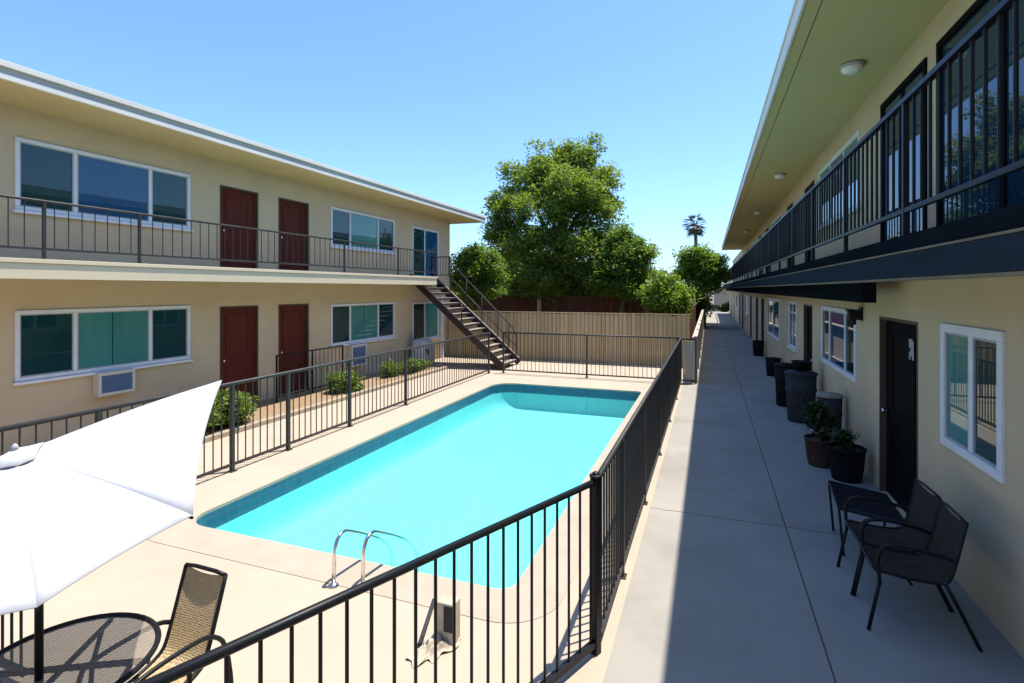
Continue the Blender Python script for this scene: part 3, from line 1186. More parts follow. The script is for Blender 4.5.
b.f.append(tuple(base_i[-1] + j for j in range(NP)))
b.sm.append(True)
b.build('cover', M['greycover'], dc)
b = MB()
b.tube([(-8.36, 14.7, .52), (-8.28, 14.7, .52), (-8.28, 14.7, .4)], .022, 8)
b.tube([(-8.3, 14.63, .55), (-8.3, 14.77, .55)], .014, 8)
b.build('tap', M['black'], dc)

# small rail before the second door
dr = empty('stoop_railing', (-8.55, 9.8, 0), 'low black railing on the ground in front of the second ground-floor red door', 'railing')
railing(dr, (-8.55, 8.75, 0), (-8.55, 10.9, 0), 1.04, 0.16, 0.14, M['black'], posts=(0, .5, 1), rail=.032, pick=.014, post=.032)

# ------------------------------------------------------------------ pool fences
FZ = 1.18
g = 'black metal pool fence sections'
f1 = empty('pool_fence', (-6.0, 8, 0), 'long dark metal pool fence along the far side in front of the shrubs', 'fence', g)
railing(f1, (-6.0, 2.06, 0), (-6.0, 14.2, 0), FZ, 0.095, 0.128, M['bronze'],
        posts=frac_posts(2.06, 14.2, [2.06, 3.7, 5.36, 6.37, 7.84, 9.7, 14.2]), rail=.05, low=.035, pick=.018, post=.05)
f2 = empty('pool_fence', (-3.5, 14.4, 0), 'dark metal pool fence across the far end before the tan boards', 'fence', g)
railing(f2, (-5.62, 14.4, 0), (-.69, 14.4, 0), FZ, 0.095, 0.115, M['bronze'], posts=(0, .5, .985), rail=.045, low=.035, pick=.016, post=.045)
f3 = empty('pool_fence', (-.69, 9, 0), 'dark metal pool fence running straight along the sunlit walkway edge', 'fence', g)
railing(f3, (-.70, 3.6, 0), (-.68, 14.3, 0), FZ, 0.095, 0.105, M['bronze'],
        posts=frac_posts(3.6, 14.3, [4.56, 6.2, 8.1, 10.2, 12.3, 14.25]), rail=.045, low=.035, pick=.018, post=.045)
f4 = empty('pool_fence', (-1.3, 2.2, 0), 'nearest black fence section slanting across the foreground with a capped corner post', 'fence', g)
railing(f4, (-.715, 3.54, 0), (-2.2, 0.08, 0), 1.155, 0.075, 0.118, M['black'], posts=(0, .97), rail=.042, low=.04, pick=.017, post=.055,
        ballcap=True, lowpost=False)
f5 = empty('pool_fence', (-4.9, 2.06, 0), 'short black fence section behind the white umbrella and mesh table', 'fence', g)
railing(f5, (-3.95, 2.02, 0), (-5.95, 2.06, 0), FZ, 0.08, 0.1, M['black'], posts=(.5, 1), rail=.04, low=.035, pick=.018, post=.03)
gt = empty('walkway_gate', (-.5, 14.4, 0), 'narrow pale boarded gate panel between fence corner and walkway', 'gate')
b = MB()
for k in range(6):
    y = 14.46
    x = -.64 + k * .055
    b.box(x, x + .05, y, y + .02, .06, 1.1)
b.build('board_panel', M['paleplank'], gt)
b = MB()
b.beam((-.66, 14.44, 1.15), (-.32, 14.44, 1.15), .04, .04)
b.beam((-.66, 14.44, .08), (-.32, 14.44, .08), .03, .03)
b.box(-.335, -.3, 14.42, 14.455, 0, 1.13)
b.build('gate_frame', M['bronze'], gt)

# ------------------------------------------------------------------ board fences behind
bf = empty('board_fence', (-5, 17.35, 0), 'tan vertical-board fence closing the far end of the courtyard', 'fence')
b = MB()
x = -8.98
while x < -.6:
    wv = .138
    b.box(x, x + wv - .008, 17.33 + random.uniform(-.004, .004), 17.355, 0.0, 1.62 + random.uniform(-.012, .012))
    x += wv
b.build('boards', M['plank'], bf)
b = MB()
b.box(-8.98, -.55, 17.30, 17.375, 1.635, 1.665)
b.build('cap_rail', M['plank'], bf)
rw = empty('red_board_fence', (-7, 22.5, 0), 'dark red-brown board fence in shade under the trees', 'fence')
b = MB()
b.box(-16, -.83, 22.5, 22.56, 0, 2.15)
b.build('boards', M['redwood'], rw)
for xp in (-12, -7.05, -2.2):
    b = MB()
    b.box(xp - .09, xp + .09, 22.36, 22.498, 0, 2.28)
    b.build('post', M['plank'], rw)
b = MB()
x = -1.62
pf = empty('red_board_fence', (-1.2, 28, 0), 'dark brown board fence running away beside the far walkway', 'fence')
b.box(-.82, -.76, 22.6, 40, 0, 1.95)
b.build('boards', M['redwood'], pf)
wf = empty('pale_fence', (-.35, 25, 0), 'pale weathered wood fence along the left edge of the far walkway', 'fence')
b = MB()
y = 14.6
rr = random.Random(3)
while y < 57:
    h = 1.12 + rr.uniform(-.03, .03)
    b.box(-.40, -.375, y, y + .15, .02, h)
    y += .16
b.build('boards', M['paleplank'], wf)
for k in range(16):
    b = MB()
    y = 14.62 + k * 2.6
    b.box(-.372, -.28, y, y + .09, 0, 1.22)
    b.build('post', M['paleplank'], wf, bevel=.006)
b = MB()
b.box(-.41, -.29, 14.6, 57, 1.15, 1.19)
b.build('cap_rail', M['paleplank'], wf)

# far house closing the walkway
fh = empty('house', (4, 66, 0), 'low plain beige house beyond the far end of the walkway', 'house')
b = MB()
b.box(.6, 9, 66, 74, 0, 2.5)
b.build('wall', M['housebeige'], fh)
b = MB()
b.box(.4, 9.3, 65.7, 74.4, 2.5, 2.7)
b.build('roof', M['greytrim'], fh)
b = MB()
b.box(3.2, 4.2, 65.95, 65.998, .9, 2.0)
b.build('window', M['glassdark'], fh)


# ------------------------------------------------------------------ foliage
def leaf_mesh(name, pts, size, mat, parent, jitter=.5, aspect=.55, up=0.7):
    """one small bent leaf face per point"""
    n = len(pts)
    nrm = RNG.normal(size=(n, 3))
    nrm[:, 2] += up * 2
    nrm /= np.linalg.norm(nrm, axis=1, keepdims=True)
    t = np.cross(nrm, RNG.normal(size=(n, 3)))
    t /= np.linalg.norm(t, axis=1, keepdims=True)
    bt = np.cross(nrm, t)
    s = size * (1 + jitter * RNG.uniform(-1, 1, n))[:, None]
    a = pts + t * s
    c = pts - t * s
    bend = nrm * s * .25
    b_ = pts + bt * s * aspect - bend
    d_ = pts - bt * s * aspect - bend
    V = np.stack([a, b_, c, d_], 1).reshape(-1, 3)
    off = np.array(world_loc(parent))
    V = V - off
    me = bpy.data.meshes.new(name)
    me.vertices.add(4 * n)
    me.vertices.foreach_set('co', V.astype(np.float32).ravel())
    me.loops.add(4 * n)
    me.loops.foreach_set('vertex_index', np.arange(4 * n, dtype=np.int32))
    me.polygons.add(n)
    me.polygons.foreach_set('loop_start', np.arange(0, 4 * n, 4, dtype=np.int32))
    me.polygons.foreach_set('loop_total', np.full(n, 4, dtype=np.int32))
    me.materials.append(mat)
    me.update(calc_edges=True)
    o = bpy.data.objects.new(name, me)
    COL.objects.link(o)
    o.parent = parent
    return o


def crown_points(lobes, n, clump=0.32, per=26):
    """lobes: (x,y,z,rx,ry,rz,weight). Clumps sit mostly near the lobe surfaces, leaves scatter round each clump."""
    full = []
    for l in lobes:
        full.append((l[0], l[1], l[2], l[3] * .8, l[4] * .8, l[5] * .8, l[6]))
        for _ in range(6):
            d3 = RNG.normal(size=3)
            d3 /= np.linalg.norm(d3)
            q = RNG.uniform(.75, 1.0)
            z = RNG.uniform(.28, .46)
            full.append((l[0] + d3[0] * l[3] * q, l[1] + d3[1] * l[4] * q, l[2] + d3[2] * l[5] * q, l[3] * z, l[4] * z, l[5] * z, l[6] * .22))
    lobes = full
    wts = np.array([l[6] for l in lobes], float)
    wts /= wts.sum()
    nc = max(1, n // per)
    idx = RNG.choice(len(lobes), nc, p=wts)
    L = np.array([l[:6] for l in lobes], float)[idx]
    d = RNG.normal(size=(nc, 3))
    d /= np.linalg.norm(d, axis=1, keepdims=True)
    rad = RNG.uniform(0.3, 1.0, nc) ** 0.4
    rad *= 1 + RNG.normal(0, .07, nc)
    c = L[:, :3] + d * L[:, 3:6] * rad[:, None]
    g3 = RNG.normal(size=(nc * per, 3))
    ln = np.linalg.norm(g3, axis=1, keepdims=True)
    g3 *= np.minimum(1, 1.9 / ln)
    pts = np.repeat(c, per, 0) + g3 * clump * np.repeat(RNG.uniform(.5, 1.25, nc), per)[:, None] * np.array([1, 1, .65])
    return pts


def tree(name, base, lobes, n, size, mat, label, clump=.32, trunk_r=.2, group=None, sparse=None, per=26):
    t = empty(name, base, label, 'tree', group)
    bx, by, bz = base
    tb = MB()
    top = max(lobes, key=lambda l: l[2])
    ztop = top[2]
    pts = []
    for k in range(7):
        f = k / 6
        pts.append((lerp(bx, top[0], f ** 1.5) + .08 * math.sin(k * 2.1), lerp(by, top[1], f ** 1.5) + .08 * math.cos(k * 1.7), lerp(bz, ztop, f)))
    tb.tube(pts, [lerp(trunk_r, trunk_r * .2, k / 6) for k in range(7)], 9)
    tb.build('trunk', M['bark'], t)
    for l in lobes:
        p0 = pts[2] if l[2] < ztop * .6 else pts[3]
        lb = MB()
        p1 = Vector(l[:3])
        md = (Vector(p0) + p1) / 2 + Vector((random.uniform(-.2, .2), random.uniform(-.2, .2), random.uniform(0, .3)))
        lb.tube([p0, md, p1], [trunk_r * .5, trunk_r * .32, trunk_r * .1], 7)
        lb.build('limb', M['bark'], t)
    leaf_mesh('crown', crown_points(lobes, n, clump, per), size, mat, t)
    return t


def lobe(px, py, d, rpx, rpy, w, rd=None):
    c = ray(px, py, d)
    k = d / F_PX
    return (c.x, c.y, c.z, rpx * k, (rd or (rpx + rpy) / 2) * k, rpy * k, w)


gp = 'trees behind the tan board fence'
D = 24.5
b0 = ray(548, 400, D)
tree('leafy_tree', (b0.x, b0.y, -.05), [
    lobe(551, 166, D, 25, 26, .9), lobe(578, 163, D + .5, 24, 24, .9), lobe(527, 186, D, 24, 24, .8), lobe(602, 186, D, 20, 26, .9),
    lobe(566, 192, D - 1.5, 30, 28, 1.0), lobe(511, 216, D - .5, 20, 24, .8), lobe(540, 222, D - 1.5, 30, 30, 1.0), lobe(594, 222, D - 1, 27, 28, 1.0),
    lobe(506, 246, D, 17, 22, .7), lobe(525, 262, D - 1, 28, 28, .8), lobe(562, 256, D - 1.6, 34, 30, 1.0), lobe(598, 258, D, 24, 28, .8),
    lobe(545, 284, D - 1, 36, 20, .9), lobe(590, 284, D - 1, 30, 18, .9), lobe(612, 268, D - .8, 18, 26, .7)], 95000, .066, M['leafdark'],
    'tallest broad leafy tree with dense dark green crown behind the tan fence', clump=.25, trunk_r=.28, per=60, group=gp)
D = 21.5
b0 = ray(624, 400, D)
tree('leafy_tree', (b0.x, b0.y, -.05), [lobe(622, 243, D, 17, 18, 1.0), lobe(634, 258, D, 16, 20, 1.0), lobe(612, 262, D, 16, 18, .8), lobe(625, 281, D, 25, 16, .9), lobe(605, 284, D, 15, 13, .5)],
     22000, .058, M['leafmid'], 'medium leafy tree right against the right side of the tallest tree', clump=.2, trunk_r=.12, group=gp, per=40)
D = 20.3
b0 = ray(478, 400, D)
tree('leafy_tree', (b0.x, b0.y, -.05), [lobe(472, 262, D, 15, 19, 1.0), lobe(487, 270, D, 16, 19, 1.0), lobe(482, 287, D, 24, 15, .8), lobe(461, 282, D, 12, 16, .5)],
     19000, .055, M['leafmid'], 'small light green tree beside the staircase at the left of the tallest tree', clump=.18, trunk_r=.1, group=gp, per=40)
D = 19.3
b0 = ray(668, 400, D)
tree('leafy_shrub', (b0.x, b0.y, -.05), [lobe(664, 294, D, 19, 19, 1.2), lobe(679, 300, D, 15, 15, 1.0), lobe(655, 302, D, 14, 14, .8), lobe(670, 312, D, 20, 10, .5)],
     12000, .062, M['leafbright'], 'bright yellow-green bushy tree poking above the right end of the tan fence', clump=.2, trunk_r=.08, group=gp)
D = 34
b0 = ray(701, 400, D)
tree('round_tree', (b0.x, b0.y, -.05), [lobe(694, 268, D, 17, 15, 1.0), lobe(708, 268, D, 17, 16, 1.0), lobe(701, 262, D, 17, 13, .8), lobe(697, 284, D, 16, 16, .8), lobe(716, 280, D, 10, 12, .5), lobe(697, 304, D, 15, 14, .8)],
     26000, .085, M['leafbright'], 'round-crowned dark tree below the palm at the far end of the walkway', clump=.3, trunk_r=.3, group=gp)
D = 25.5
b0 = ray(440, 400, D)
# dark understorey hedge in front of the red fence, fills between trunks
D = 36
for k, (px, lab) in enumerate(((525, 'dark hedge mass low behind the red-brown fence at left'), (605, 'dark hedge mass low behind the red-brown fence at right'))):
    b0 = ray(px, 400, D)
    hd = empty('hedge', (b0.x, b0.y, -.05), lab, 'hedge', 'dark hedges behind the red-brown fence')
    leaf_mesh('foliage', crown_points([lobe(px - 36, 280, D, 34, 26, 1), lobe(px, 276, D, 36, 30, 1), lobe(px + 28, 282, D, 24, 24, 1), lobe(px - 10, 306, D, 56, 20, 1)], 16000, .4),
              .17, M['leafdark'], hd)

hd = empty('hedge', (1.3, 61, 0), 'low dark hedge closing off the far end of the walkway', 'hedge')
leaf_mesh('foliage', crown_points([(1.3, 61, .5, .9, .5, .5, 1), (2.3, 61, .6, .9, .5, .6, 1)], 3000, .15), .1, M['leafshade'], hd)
# palm
D = 62
top = ray(695.5, 224, D)
pt = empty('palm_tree', (top.x, top.y, -.05), 'tall thin fan palm rising far behind the round dark tree', 'tree')
b = MB()
b.tube([(top.x, top.y, -.05), (top.x + .1, top.y, top.z * .5), (top.x, top.y, top.z - .1)], [.3, .22, .2], 10)
b.build('trunk', M['palmtrunk'], pt)
b = MB()
for k in range(60):
    az = random.uniform(0, 2 * math.pi)
    el = math.asin(random.uniform(-.93, .98))
    Lf = random.uniform(1.05, 1.5)
    d0 = Vector((math.cos(az) * math.cos(el), math.sin(az) * math.cos(el), math.sin(el)))
    sd = d0.cross(Vector((0, 0, 1)))
    sd = sd.normalized() if sd.length > .01 else Vector((1, 0, 0))
    p0 = top + Vector((0, 0, -.05))
    pm = p0 + d0 * Lf * .6
    for q in range(-4, 5):
        an = q * .2
        dv = (d0 * math.cos(an) + sd * math.sin(an))
        e = pm + dv * Lf * .55 + Vector((0, 0, -.14 * Lf))
        wv = d0.cross(dv)
        s2 = dv.cross(d0.cross(sd)).normalized() * .085
        b.quad(pm - s2 * .6, pm + s2 * .6, e + s2 * .3, e - s2 * .3)
    b.beam(p0, pm, .03, .02)
b.build('fronds', M['palm'], pt)

# shrubs in the planter
gs = 'shrubs in the planting strip'
sh = [(-8.0, 6.75, .5, .72, .66, 7000, 'largest green shrub in the planter just right of the white umbrella'),
      (-8.0, 10.3, .34, .45, .5, 3600, 'rounded green shrub before the wall between red door and blue air conditioner'),
      (-8.15, 12.9, .3, .85, .42, 4200, 'long low shrub below the far ground-floor window'),
      (-8.1, 14.1, .25, .45, .3, 1800, 'smallest low shrub at the end of the planter by the draped cooler')]
for x, y, rx, ry, h, n, lab in sh:
    t = empty('shrub', (x, y, .04), lab, 'shrub', gs)
    lob = [(x, y, h * .5, rx * .8, ry * .8, h * .5, 1.0)]
    for k in range(5):
        a = random.uniform(0, 6.28)
        lob.append((x + rx * .5 * math.cos(a), y + ry * .6 * math.sin(a), h * random.uniform(.45, .7), rx * .5, ry * .45, h * .42, .6))
    leaf_mesh('foliage', crown_points(lob, n, .06, 12), .034, M['leafshrub'], t, up=.5)
    b = MB()
    for k in range(9):
        a = random.uniform(0, 6.28)
        q = random.uniform(.2, .75)
        b.tube([(x, y, .03), (x + rx * q * math.cos(a) * .6, y + ry * q * math.sin(a) * .6, h * .35), (x + rx * q * math.cos(a), y + ry * q * math.sin(a), h * .8)], [.012, .009, .004], 5)
    b.build('stems', M['bark'], t)

# ------------------------------------------------------------------ pool handrails
gh = 'steel grab rails at the pool edge'
c1 = onz(333.5, 586)
for k, (dx, lab) in enumerate(((0, 'left stainless grab rail arching over the near pool edge'),
                               (.235, 'right stainless grab rail arching over the near pool edge'))):
    x, y = c1.x + dx, c1.y + dx * .3
    t = empty('grab_rail', (x, y, 0), lab, 'grab rail', gh)
    pts = [(x, y, 0), (x, y + .01, .25), (x, y + .02, .31), (x, y + .05, .365), (x, y + .1, .395), (x, y + .15, .39), (x, y + .2, .365), (x, y + .4, .255), (x, y + .62, .12), (x, y + .78, -.01), (x, y + .86, -.12), (x, y + .88, -.4)]
    b = MB()
    b.tube(pts, .0165, 12)
    b.build('rail_tube', M['steel'], t)
    b = MB()
    b.lathe([(.045, .002), (.045, .008), (.028, .018), (.018, .03)], x, y, 16)
    b.build('flange', M['steel'], t)

# ------------------------------------------------------------------ utility box with cover by the near fence
q = onz(447, 641)
ub = empty('utility_box', (q.x, q.y, 0), 'small grey utility box on the deck behind the near fence', 'box')
b = MB()
b.box(q.x - .06, q.x + .075, q.y - .05, q.y + .06, 0, .29)
b.build('cabinet', M['cloth'], ub, bevel=.008)
b = MB()
b.box(q.x + .002, q.x + .07, q.y - .056, q.y - .0505, .1, .275)
b.build('door_panel', M['concretegrey'], ub)
b = MB()
nx, ny = 26, 26
cvx, cvy = q.x + .0, q.y - .12
i0 = 0
for i in range(nx):
    for j in range(ny):
        u, v = i / (nx - 1) * 2 - 1, j / (ny - 1) * 2 - 1
        r_ = min(1, math.hypot(u, v))
        ang = math.atan2(v, u)
        edge = 1 + .25 * math.sin(3 * ang + .6) + .12 * math.sin(7 * ang)
        hgt = (1 - r_) * .035 + .05 * (1 - r_ * .8) * (math.sin(u * 9 + v * 4) * math.sin(v * 8 - u * 3) + .5) + .006
        b.v.append((cvx - .04 + u * .1 * edge + .03 * v, cvy + .02 + v * .16 * edge, max(.004, hgt)))
for i in range(nx - 1):
    for j in range(ny - 1):
        k = i * ny + j
        b.f.append((k, k + ny, k + ny + 1, k + 1))
        b.sm.append(True)
tag(b.build('crumpled_cover', M['cloth']), 'crumpled tan cloth cover heaped at the foot of the utility box', 'cover')
b = MB()
p0, p1 = onz(434, 600, .02), onz(419.5, 645, .02)
b.tube([p0, p1], .016, 8)
tag(b.build('loose_pipe', M['concretegrey']), 'short dark grey pipe lying on the deck beside the utility box', 'pipe')


# ------------------------------------------------------------------ chairs
def sling_chair(name, base, w, prof, arm, mats, label, facing, group=None, legs=None):
    """Local frame: +x = forward (the way the sitter faces), y = sideways. prof: list of (x,z) from seat front to back top.
    arm: list of (x,z) of the arm/leg tube on each side."""
    t = empty(name, base, label, 'chair', group)
    t.rotation_euler.z = facing
    fr = MB()
    b = MB()
    N = len(prof)
    # finer profile
    pr = []
    for k in range(N - 1):
        for s_ in range(4):
            u = s_ / 4
            pr.append((lerp(prof[k][0], prof[k + 1][0], u), lerp(prof[k][1], prof[k + 1][1], u)))
    pr.append(prof[-1])
    for _ in range(2):
        pr = [pr[0]] + [((pr[i - 1][0] + 2 * pr[i][0] + pr[i + 1][0]) / 4, (pr[i - 1][1] + 2 * pr[i][1] + pr[i + 1][1]) / 4) for i in range(1, len(pr) - 1)] + [pr[-1]]
    ny_ = 7
    for th in (0, 1):
        for (x, z) in pr:
            for j in range(ny_):
                v = j / (ny_ - 1) * 2 - 1
                sag = .02 * (1 - v * v)
                b.v.append((x - (.004 * th), v * (w / 2 - .012), z - sag - .006 * th))
    m_ = len(pr) * ny_
    for th in (0, 1):
        for i in range(len(pr) - 1):
            for j in range(ny_ - 1):
                k = th * m_ + i * ny_ + j
                b.f.append((k, k + 1, k + ny_ + 1, k + ny_) if th == 0 else (k + ny_, k + ny_ + 1, k + 1, k))
                b.sm.append(True)
    b.build('sling', mats[0], t, off=(0, 0, 0))
    for s_ in (-1, 1):
        f = MB()
        f.tube([(x, s_ * w / 2, z) for x, z in pr], .011, 8)
        f.build('side_rail', mats[1], t, off=(0, 0, 0))
        f = MB()
        f.tube([(x, s_ * (w / 2 + .018), z) for x, z in arm], .0125, 10)
        f.build('arm', mats[1], t, off=(0, 0, 0))
    for (x, z) in (pr[0], pr[-1]):
        f = MB()
        f.tube([(x, -w / 2, z), (x, -w / 4, z - .012 if z < .6 else z + .008), (x, w / 4, z - .012 if z < .6 else z + .008), (x, w / 2, z)], .011, 8)
        f.build('cross_bar', mats[1], t, off=(0, 0, 0))
    x, z = prof[1][0], prof[1][1] - .03
    f = MB()
    f.tube([(x, -w / 2 - .015, z), (x, w / 2 + .015, z)], .009, 8)
    f.build('cross_bar', mats[1], t, off=(0, 0, 0))
    for s_ in (-1, 1):
        for L_ in (legs or []):
            f = MB()
            f.tube([(x, s_ * (w / 2 + .018), z) for x, z in L_], .0125, 10)
            f.build('leg', mats[1], t, off=(0, 0, 0))
    return t


def smooth(pts, it=2):
    pts = [Vector(p) for p in pts]
    for _ in range(it):
        out = [pts[0]]
        for a, c in zip(pts[:-1], pts[1:]):
            out += [a * .75 + c * .25, a * .25 + c * .75]
        out.append(pts[-1])
        pts = out
    return pts


def sm2(pts):
    return [(p.x, p.y) for p in smooth([(a, c, 0) for a, c in pts])]


# two taupe chairs against the right wall, facing -X
prof = [(.26, .43), (.05, .40), (-.16, .40), (-.2, .5), (-.27, .84)]
arm = sm2([(.24, .34), (.26, .60), (.12, .64), (-.14, .60), (-.2, .57)])
legs = [[(.24, .36), (.31, 0)], [(-.14, .42), (-.2, .3), (-.34, 0)]]
gc = 'taupe sling chairs on the shaded walkway'
ch = sling_chair('patio_chair', (1.385, 4.70, 0), .43, prof, arm, (M['slingdark'], M['black']),
                 'nearer of two dark taupe sling chairs against the right wall below the white window', math.pi, gc, legs)
copy_thing(ch, (1.385, 5.165, 0), 'farther taupe sling chair between the nearer chair and the low black table', math.pi + .04)
# low black table
lt = empty('side_table', (1.36, 5.9, 0), 'low black slanted-top table between the taupe chairs and the potted plants', 'table')
b = MB()
i = len(b.v)
tp = [(1.12, 5.62, .44), (1.62, 5.52, .40), (1.62, 6.12, .44), (1.14, 6.16, .50)]
b.v += tp + [(x, y, z - .02) for x, y, z in tp]
b.f += [(0, 1, 2, 3), (7, 6, 5, 4), (0, 4, 5, 1), (1, 5, 6, 2), (2, 6, 7, 3), (3, 7, 4, 0)]
b.sm += [False] * 6
b.build('table_top', M['slingblack'], lt)
b = MB()
b.tube(tp + [tp[0]], .012, 8)
b.build('rim', M['black'], lt)
for (x, y, z) in tp:
    b = MB()
    b.tube([(x, y, z - .01), (x + (.04 if x < 1.3 else -.02), y, 0)], .011, 8)
    b.build('leg', M['black'], lt)

# sand-coloured sling chair by the pool table (faces the camera side)
prof = [(.36, .40), (.16, .37), (-.02, .42), (-.06, .52), (-.16, .845)]
arm = sm2([(.40, .0), (.40, .56), (.32, .6), (.1, .6), (-.06, .58), (-.16, .46), (-.2, 0)])
sling_chair('patio_chair', (-2.70, 2.07, 0), .315, prof, arm, (M['slingtan'], M['black']),
            'tan woven sling chair beside the mesh table on the sunny deck', -math.pi / 2 - .02, None,
            [])

# ------------------------------------------------------------------ mesh table and umbrella
TC = Vector((-2.90, 1.63, 0))
TR, TZ = .38, .655
mt = empty('patio_table', TC, 'round black wire-mesh patio table under the white umbrella', 'table')
b = MB()
NR = 48
b.v.append((TC.x, TC.y, TZ))
for j in range(NR):
    a = 2 * math.pi * j / NR
    b.v.append((TC.x + TR * math.cos(a), TC.y + TR * math.sin(a), TZ))
for j in range(NR):
    b.f.append((0, 1 + j, 1 + (j + 1) % NR))
    b.sm.append(False)
b.build('table_top', M['wiremesh'], mt)
b = MB()
b.tube([(TC.x + TR * math.cos(2 * math.pi * j / NR), TC.y + TR * math.sin(2 * math.pi * j / NR), TZ) for j in range(NR + 1)], .014, 8)
b.build('rim', M['black'], mt)
for a in (.5, 2.07):
    b = MB()
    b.beam((TC.x - TR * math.cos(a), TC.y - TR * math.sin(a), TZ - .022), (TC.x + TR * math.cos(a), TC.y + TR * math.sin(a), TZ - .022 - (.002 if a > 1 else 0)), .022, .02 if a < 1 else .016)
    b.build('cross_bar', M['black'], mt)
for k in range(4):
    a = .5 + k * 1.57
    b = MB()
    ca, sa = math.cos(a), math.sin(a)
    b.tube([Vector((TC.x + r_ * ca, TC.y + r_ * sa, z)) for r_, z in ((.3, TZ - .03), (.22, .5), (.2, .35), (.26, .15), (.36, 0.0))], .012, 8)
    b.build('leg', M['black'], mt)

um = None
AP = ray(15, 455, 2.35)
PB = ray(39, 600, 2.44)
um = empty('patio_umbrella', (PB.x, PB.y, 0), 'white canvas patio umbrella tilted over the mesh table', 'umbrella')
b = MB()
PB0 = Vector((PB.x, PB.y, 0))
b.tube([PB0, Vector((PB.x, PB.y, 1.42)), AP + Vector((.0, 0, -.03))], [.017, .017, .015], 12)
b.build('pole', M['black'], um)
b = MB()
b.lathe([(.22, 0.0), (.22, .04), (.16, .075), (.05, .09), (.03, .2)], PB.x, PB.y, 24)
b.build('base', M['black'], um)
tips = [ray(222, 380, 3.1), ray(193, 515, 2.35), ray(37, 607, 1.8)]


def cam_off(a, d, z):
    return AP + Vector((a * CT - d * ST, a * ST + d * CT, z))


tips += [cam_off(.08, -.92, -.36), cam_off(-.6, -.72, -.34), cam_off(-.95, -.05, -.31), ray(-42, 471, 3.0), ray(92, 430, 3.2)]
NTI = len(tips)
cv = MB()
NS, NRAD = 12, 14
rows = []
for k in range(NTI):
    A, B_ = tips[k], tips[(k + 1) % NTI]
    gap = (A - B_).length
    first = len(cv.v)
    cv.v.append(tuple(AP + Vector((0, 0, .004))))
    for s_ in range(NS + 1):
        u = s_ / NS
        bow = 4 * u * (1 - u)
        E_ = A.lerp(B_, u)
        E_ = E_ + (AP - E_) * (.055 * bow * gap / .8) * .6
        col = []
        for r_ in range(1, NRAD + 1):
            f = r_ / NRAD
            P = AP.lerp(E_, f)
            P.z += .016 * math.sin(math.pi * f) * (1 - .75 * bow)
            P.z -= .012 * bow * math.sin(math.pi * f) + .004 * bow * math.sin(f * 14 + k) * f
            col.append(P)
        cv.v += [tuple(p) for p in col]
        if s_ < NS:
            rows.append(col)
    for s_ in range(NS):
        a0, b0 = first + 1 + s_ * NRAD, first + 1 + (s_ + 1) * NRAD
        cv.f.append((first, b0, a0))
        cv.sm.append(True)
        for r_ in range(NRAD - 1):
            cv.f.append((a0 + r_, b0 + r_, b0 + r_ + 1, a0 + r_ + 1))
            cv.sm.append(True)
nrow = len(rows)
cvo = cv.build('canopy', M['canvas'], um)
sd = cvo.modifiers.new('thick', 'SOLIDIFY')
sd.thickness = .004
sd.offset = -1
ve = MB()
nv = 32
ve.v.append(tuple(AP + Vector((0, 0, .03))))
for ring_f, dz in ((.05, .016), (.11, .006)):
    for i in range(nv):
        a_ = i * nrow / nv
        P = AP.lerp(rows[int(a_) % nrow][-1], ring_f)
        fold = .001 * math.sin(i * 2 * math.pi * 8 / nv)
        ve.v.append(tuple(P + Vector((0, 0, dz + fold + .016 * math.sin(math.pi * ring_f)))))
for i in range(nv):
    j = (i + 1) % nv
    ve.f.append((0, 1 + j, 1 + i))
    ve.f.append((1 + i, 1 + j, 1 + nv + j, 1 + nv + i))
    ve.sm += [True, True]
vo = ve.build('vent_cap', M['canvas'], um)
sd = vo.modifiers.new('thick', 'SOLIDIFY')
sd.thickness = .003
b = MB()
b.tube([AP + Vector((0, 0, .02)), AP + Vector((0, 0, .035)), AP + Vector((.0, 0, .05))], [.011, .014, .005], 10)
b.build('finial', M['greytrim'], um)
for k in range(NTI):
    b = MB()
    b.tube([AP + Vector((0, 0, -.035)), AP.lerp(tips[k], .5) + Vector((0, 0, -.02)), tips[k] + Vector((0, 0, -.014))], .006, 6)
    b.build('rib', M['black'], um)

# ------------------------------------------------------------------ pots and bins on the walkway
def pot(x, y, r, h, mat, label, leaves, lh, leafmat, kind='flowerpot'):
    t = empty('potted_plant', (x, y, 0), label, 'potted plant', 'potted plants on the walkway')
    b = MB()
    b.lathe([(r * .78, 0), (r * .9, h * .35), (r, h * .92), (r * 1.06, h * .93), (r * 1.06, h), (r * .95, h), (r * .93, h * .9)], x, y, 28, close=False)
    b.build('pot', mat, t)
    b = MB()
    b.lathe([(.001, h * .9), (r * .94, h * .89)], x, y, 24, close=False)
    b.build('soil', M['bark'], t)
    leaf_mesh('foliage', crown_points([(x, y, h + lh * .45, r * .8, r * .8, lh * .5, 1), (x - .05, y + .05, h + lh * .7, r * .6, r * .6, lh * .35, .7)], leaves, .05, 12), .032, leafmat, t)
    b = MB()
    for k in range(6):
        a = k * 1.05
        b.tube([(x, y, h * .88), (x + r * .5 * math.cos(a), y + r * .5 * math.sin(a), h + lh * .6)], [.01, .004], 5)
    b.build('stems', M['bark'], t)
    return t


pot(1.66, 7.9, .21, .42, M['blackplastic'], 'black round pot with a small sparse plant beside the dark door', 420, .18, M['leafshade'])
pot(1.46, 8.42, .2, .38, M['barrel'], 'brown barrel pot with a dark bushy plant beside the grey bin', 2400, .46, M['leafshade'])


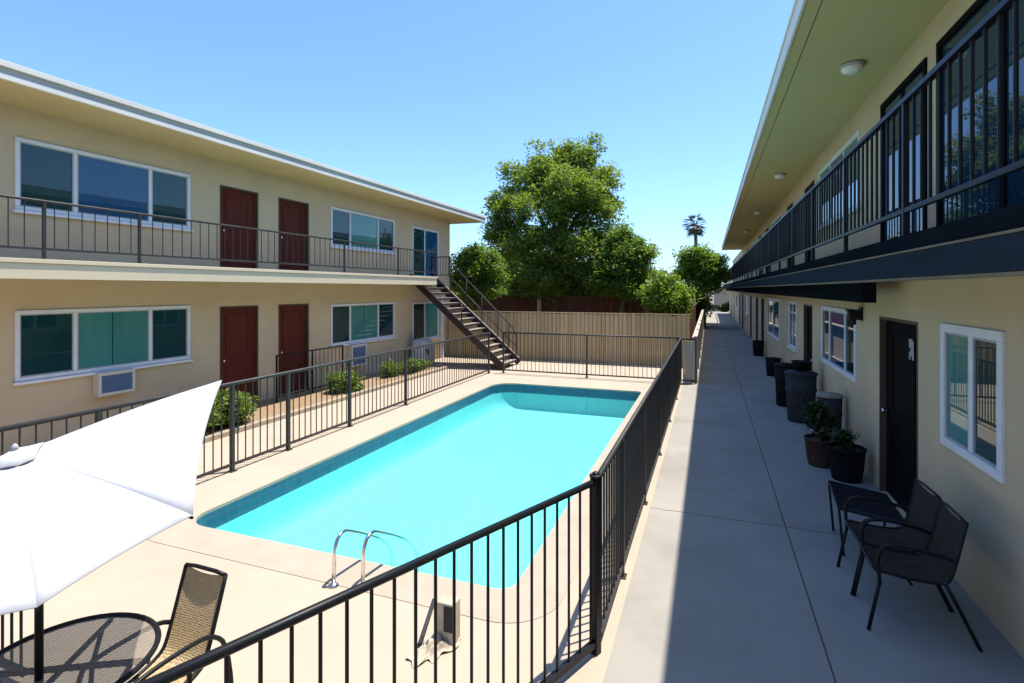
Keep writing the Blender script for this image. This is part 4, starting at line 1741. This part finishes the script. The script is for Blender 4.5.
def bin_(x, y, r, h, mat, label, lidmat):
    t = empty('trash_bin', (x, y, 0), label, 'bin', 'bins along the walkway')
    b = MB()
    b.lathe([(r * .82, 0), (r * .86, .03), (r * .95, h * .62), (r * 1.0, h * .64), (r * 1.0, h * .68), (r * .96, h * .7), (r, h * .97)], x, y, 28)
    b.build('body', mat, t)
    b = MB()
    b.lathe([(r * 1.05, h * .965), (r * 1.06, h), (r * .95, h * 1.02), (r * .3, h * 1.045), (.01, h * 1.05)], x, y, 28)
    b.build('lid', lidmat, t)
    return t


b1 = bin_(1.6, 11.1, .26, .9, M['concretegrey'], 'large dark grey round bin with a black tub on its lid', M['concretegrey'])
bin_(1.52, 12.45, .22, .86, M['blackplastic'], 'black round bin just behind the large grey bin', M['blackplastic'])
bin_(1.72, 9.25, .17, .84, M['concretegrey'], 'slim grey bin with pale lid between barrel pot and wall', M['tread'])
tb = MB()
tb.lathe([(.13, .95), (.16, 1.09), (.175, 1.09), (.175, 1.11), (.15, 1.11), (.13, .98)], 1.61, 11.1, 24)
tag(tb.build('plastic_tub', M['blackplastic']), 'black plastic tub sitting on the large grey bin', 'tub')
bin_(1.7, 16.6, .2, .5, M['blackplastic'], 'low black bin by the wall before the far white window', M['blackplastic'])
bin_(1.7, 21.4, .2, .55, M['blackplastic'], 'farthest black bin, between the far white window and next door', M['blackplastic'])

# ------------------------------------------------------------------ light, sky, camera
SUNV = Vector((.205, .2, 1.0)).normalized()
el = math.asin(SUNV.z)
az = math.atan2(SUNV.x, SUNV.y)
wd = bpy.data.worlds.new('World')
S.world = wd
wd.use_nodes = True
nt = wd.node_tree
bg = nt.nodes['Background']
sky = nt.nodes.new('ShaderNodeTexSky')
sky.sky_type = 'NISHITA'
sky.sun_disc = False
sky.sun_elevation = el
sky.sun_rotation = az
sky.altitude = 0
sky.air_density = 1.0
sky.dust_density = 0.9
sky.ozone_density = 1.0
tint = nt.nodes.new('ShaderNodeMix')
tint.data_type = 'RGBA'
tint.blend_type = 'MULTIPLY'
tint.inputs['Factor'].default_value = 1.0
tint.inputs['B'].default_value = (0.76, 1.04, 1.45, 1)
nt.links.new(sky.outputs[0], tint.inputs['A'])
nt.links.new(tint.outputs['Result'], bg.inputs['Color'])
bg.inputs['Strength'].default_value = 0.138
sun = bpy.data.lights.new('sun', 'SUN')
sun.energy = 5.0
sun.angle = R(0.53)
sun.color = (1.0, 0.95, 0.88)
so = bpy.data.objects.new('sun', sun)
COL.objects.link(so)
so.rotation_euler = (-SUNV).to_track_quat('-Z', 'Y').to_euler()
so.location = (10, 10, 40)

cam = bpy.data.cameras.new('camera')
cam.sensor_width = 36
cam.lens = F_PX / 1024 * 36
cam.shift_x = 0
cam.shift_y = -(341.5 - ROW0) / 1024
cam.clip_start = 0.05
cam.clip_end = 2000
co = bpy.data.objects.new('camera', cam)
COL.objects.link(co)
co.location = (0, 0, EYE)
co.rotation_euler = (math.pi / 2, 0, TH)
S.camera = co

vs = S.view_settings
vs.view_transform = 'Standard'
vs.look = 'None'
vs.exposure = 0.62
vs.gamma = 1
S.cycles.max_bounces = 8
S.cycles.diffuse_bounces = 2
S.cycles.transparent_max_bounces = 16
S.cycles.use_denoising = True
S.cycles.sample_clamp_indirect = 6
